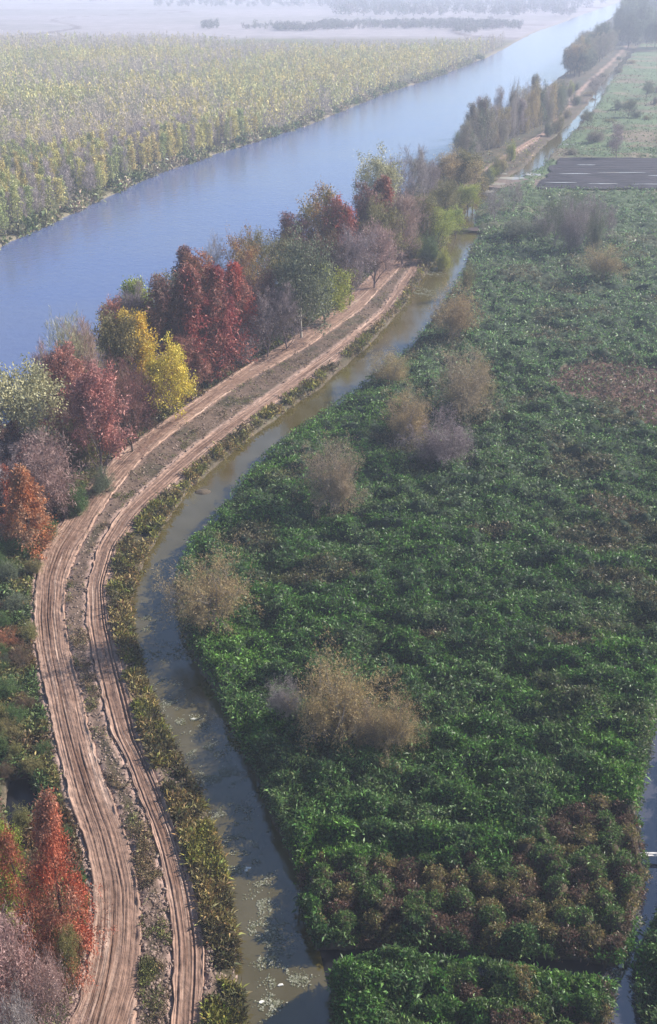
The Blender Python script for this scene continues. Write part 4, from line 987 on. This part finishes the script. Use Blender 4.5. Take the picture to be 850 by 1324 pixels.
def far_woods():
    """hazy woods and hedges that read as one mass near the horizon"""
    g = np.random.default_rng(22); X = []; 
    def area(x0, x1, y0, y1, n, h0, h1):
        y = row_y(y0) + (row_y(y1) - row_y(y0)) * g.random(n); px = g.uniform(x0, x1, n)
        s = FPX / (y * CT + CAMH * ST); x = (px - 425) / s
        X.append(np.stack([x, y, g.uniform(h0, h1, n)], 1))
    area(430, 745, 22, 6, 420, 9, 16); area(200, 600, 10, 3, 300, 7, 12); area(640, 830, 12, -8, 300, 10, 18)
    area(-200, 420, 3, -6, 420, 6, 12); area(820, 1500, 20, -20, 700, 12, 20); [area(a_, a_ + g.uniform(20, 90), b_ + g.uniform(-2, 3), b_ - g.uniform(2, 5), 45, 4, 8) for a_, b_ in zip(g.uniform(260, 620, 26), g.uniform(33, 42, 26))]
    Q = np.vstack(X); f = fields(Q[:, 0], Q[:, 1]); Q = Q[(f['river'] < -8) & (np.abs(Q[:, 0]) < 3400)]; per = 90; q = len(Q)
    u = unit(g.normal(size=(q * per, 3))) * (g.random((q * per, 1)) ** .45); H = np.repeat(Q[:, 2], per)[:, None]
    P = np.repeat(np.stack([Q[:, 0], Q[:, 1], Q[:, 2] * .55], 1), per, 0) + u * H * np.array([.42, .42, .45])
    D = unit(g.normal(size=P.shape) + np.array([0, 0, .6])); L = H[:, 0] * .16 * g.uniform(.6, 1.4, len(P)); V, F = leaf_geo(P, D, L, L * .6, .1, g)
    base = np.array([(.15, .15, .13), (.21, .18, .18), (.17, .17, .14)])[np.repeat(g.integers(0, 3, q), per)]
    c = np.repeat(base * g.uniform(.7, 1.3, (len(P), 1)), 4, 0)
    o = link('far_woods', mesh_from('far_woods', V, F, [DRY], {'col': ('FLOAT_COLOR', c)})); tag(o, 'hazy bluish woods and hedges along the horizon', 'woods', kind='stuff')
far_woods()

# ------------------------------------------------------------------ small things
def plank():
    x0, y0 = at(828, 1107); x1, _ = at(900, 1107)
    root = bpy.data.objects.new('footbridge', None); COL.objects.link(root); root.location = (x0, y0, 0.05)
    tag(root, 'narrow pale plank bridge laid across the ditch at the right edge', 'footbridge')
    m = mat_simple('weathered_timber', (0.42, 0.40, 0.40), (0.60, 0.58, 0.56), 3.0, 0.7); L = x1 - x0
    def box(name, y, w, h, z, l0=0, l1=L):
        V = [(a, y + b * w, z + c * h) for a in (l0, l1) for b in (-.5, .5) for c in (0, 1)]
        F = [(0, 1, 3, 2), (4, 6, 7, 5), (0, 4, 5, 1), (2, 3, 7, 6), (0, 2, 6, 4), (1, 5, 7, 3)]
        me = bpy.data.meshes.new(name); me.from_pydata(V, [], F); me.materials.append(m); o = link(name, me, root)
    box('plank', -0.10, 0.15, 0.05, 0.12); box('plank', 0.12, 0.15, 0.05, 0.12)
    box('bearer', 0, 0.5, 0.12, 0.0, 0.15, 0.30); box('bearer', 0, 0.5, 0.12, 0.0, L - .4, L - .25)
plank()
M_PALE = mat_simple('bleached_board', (0.5, 0.49, 0.44), (0.68, 0.66, 0.6), 4.0, 0.6)
for k, (px, py, a, b, an, lb) in enumerate(((338,1290,.20,.13,.4,'pale board scrap floating alone low in the brown water'),(321,1117,.30,.10,.1,'whitish slab of debris at the end of the weed band, upper canal bend'),(318,1120,.16,.12,1.2,'smaller pale scrap touching the whitish slab'),(363,1268,.22,.12,.2,'pale scrap in the weed where the cross ditch joins the canal'),(250,925,.26,.08,.1,'thin white stick lying on the weed beside the muddy shore'),(805,1243,.24,.2,.5,'white crumpled scrap where the two right-hand ditches meet'))):
    x, y = at(px, py); n = 9; g2 = random.Random(k); ring = [(math.cos(i * 6.283 / n) * a * g2.uniform(.7, 1.2), math.sin(i * 6.283 / n) * b * g2.uniform(.7, 1.2)) for i in range(n)]
    z0, z1 = -0.02, 0.05; V = [(p, q, z0) for p, q in ring] + [(p * .85, q * .85, z1 + g2.uniform(-.02, .02)) for p, q in ring]
    F = [tuple(range(n))[::-1], tuple(range(n, 2 * n))] + [(i, (i + 1) % n, n + (i + 1) % n, n + i) for i in range(n)]
    me = bpy.data.meshes.new('driftwood'); me.from_pydata(V, [], F); me.materials.append(M_PALE)
    o = link('driftwood', me); o.location = (x, y, WL_CANAL); o.rotation_euler = (0, 0, an); tag(o, lb, 'driftwood')

# ------------------------------------------------------------------ haze
def haze():
    E = 7200.0; z0, z1 = -5.0, 64.0
    V = [(a, b, c) for a in (-E, E) for b in (-E, E) for c in (z0, z1)]
    F = [(0, 1, 3, 2), (4, 6, 7, 5), (0, 4, 5, 1), (2, 3, 7, 6), (0, 2, 6, 4), (1, 5, 7, 3)]
    me = bpy.data.meshes.new('haze'); me.from_pydata(V, [], F)
    m = bpy.data.materials.new('haze'); m.use_nodes = True; t = m.node_tree; t.nodes.clear()
    out = t.nodes.new('ShaderNodeOutputMaterial'); v = t.nodes.new('ShaderNodeVolumePrincipled')
    v.inputs['Color'].default_value = (0.74, 0.81, 1.0, 1); v.inputs['Density'].default_value = HAZE_DENSITY; v.inputs['Anisotropy'].default_value = 0.1
    t.links.new(v.outputs[0], out.inputs['Volume']); me.materials.append(m)
    tag(link('haze', me), 'bluish morning haze over the river plain', 'haze', kind='stuff')
haze()
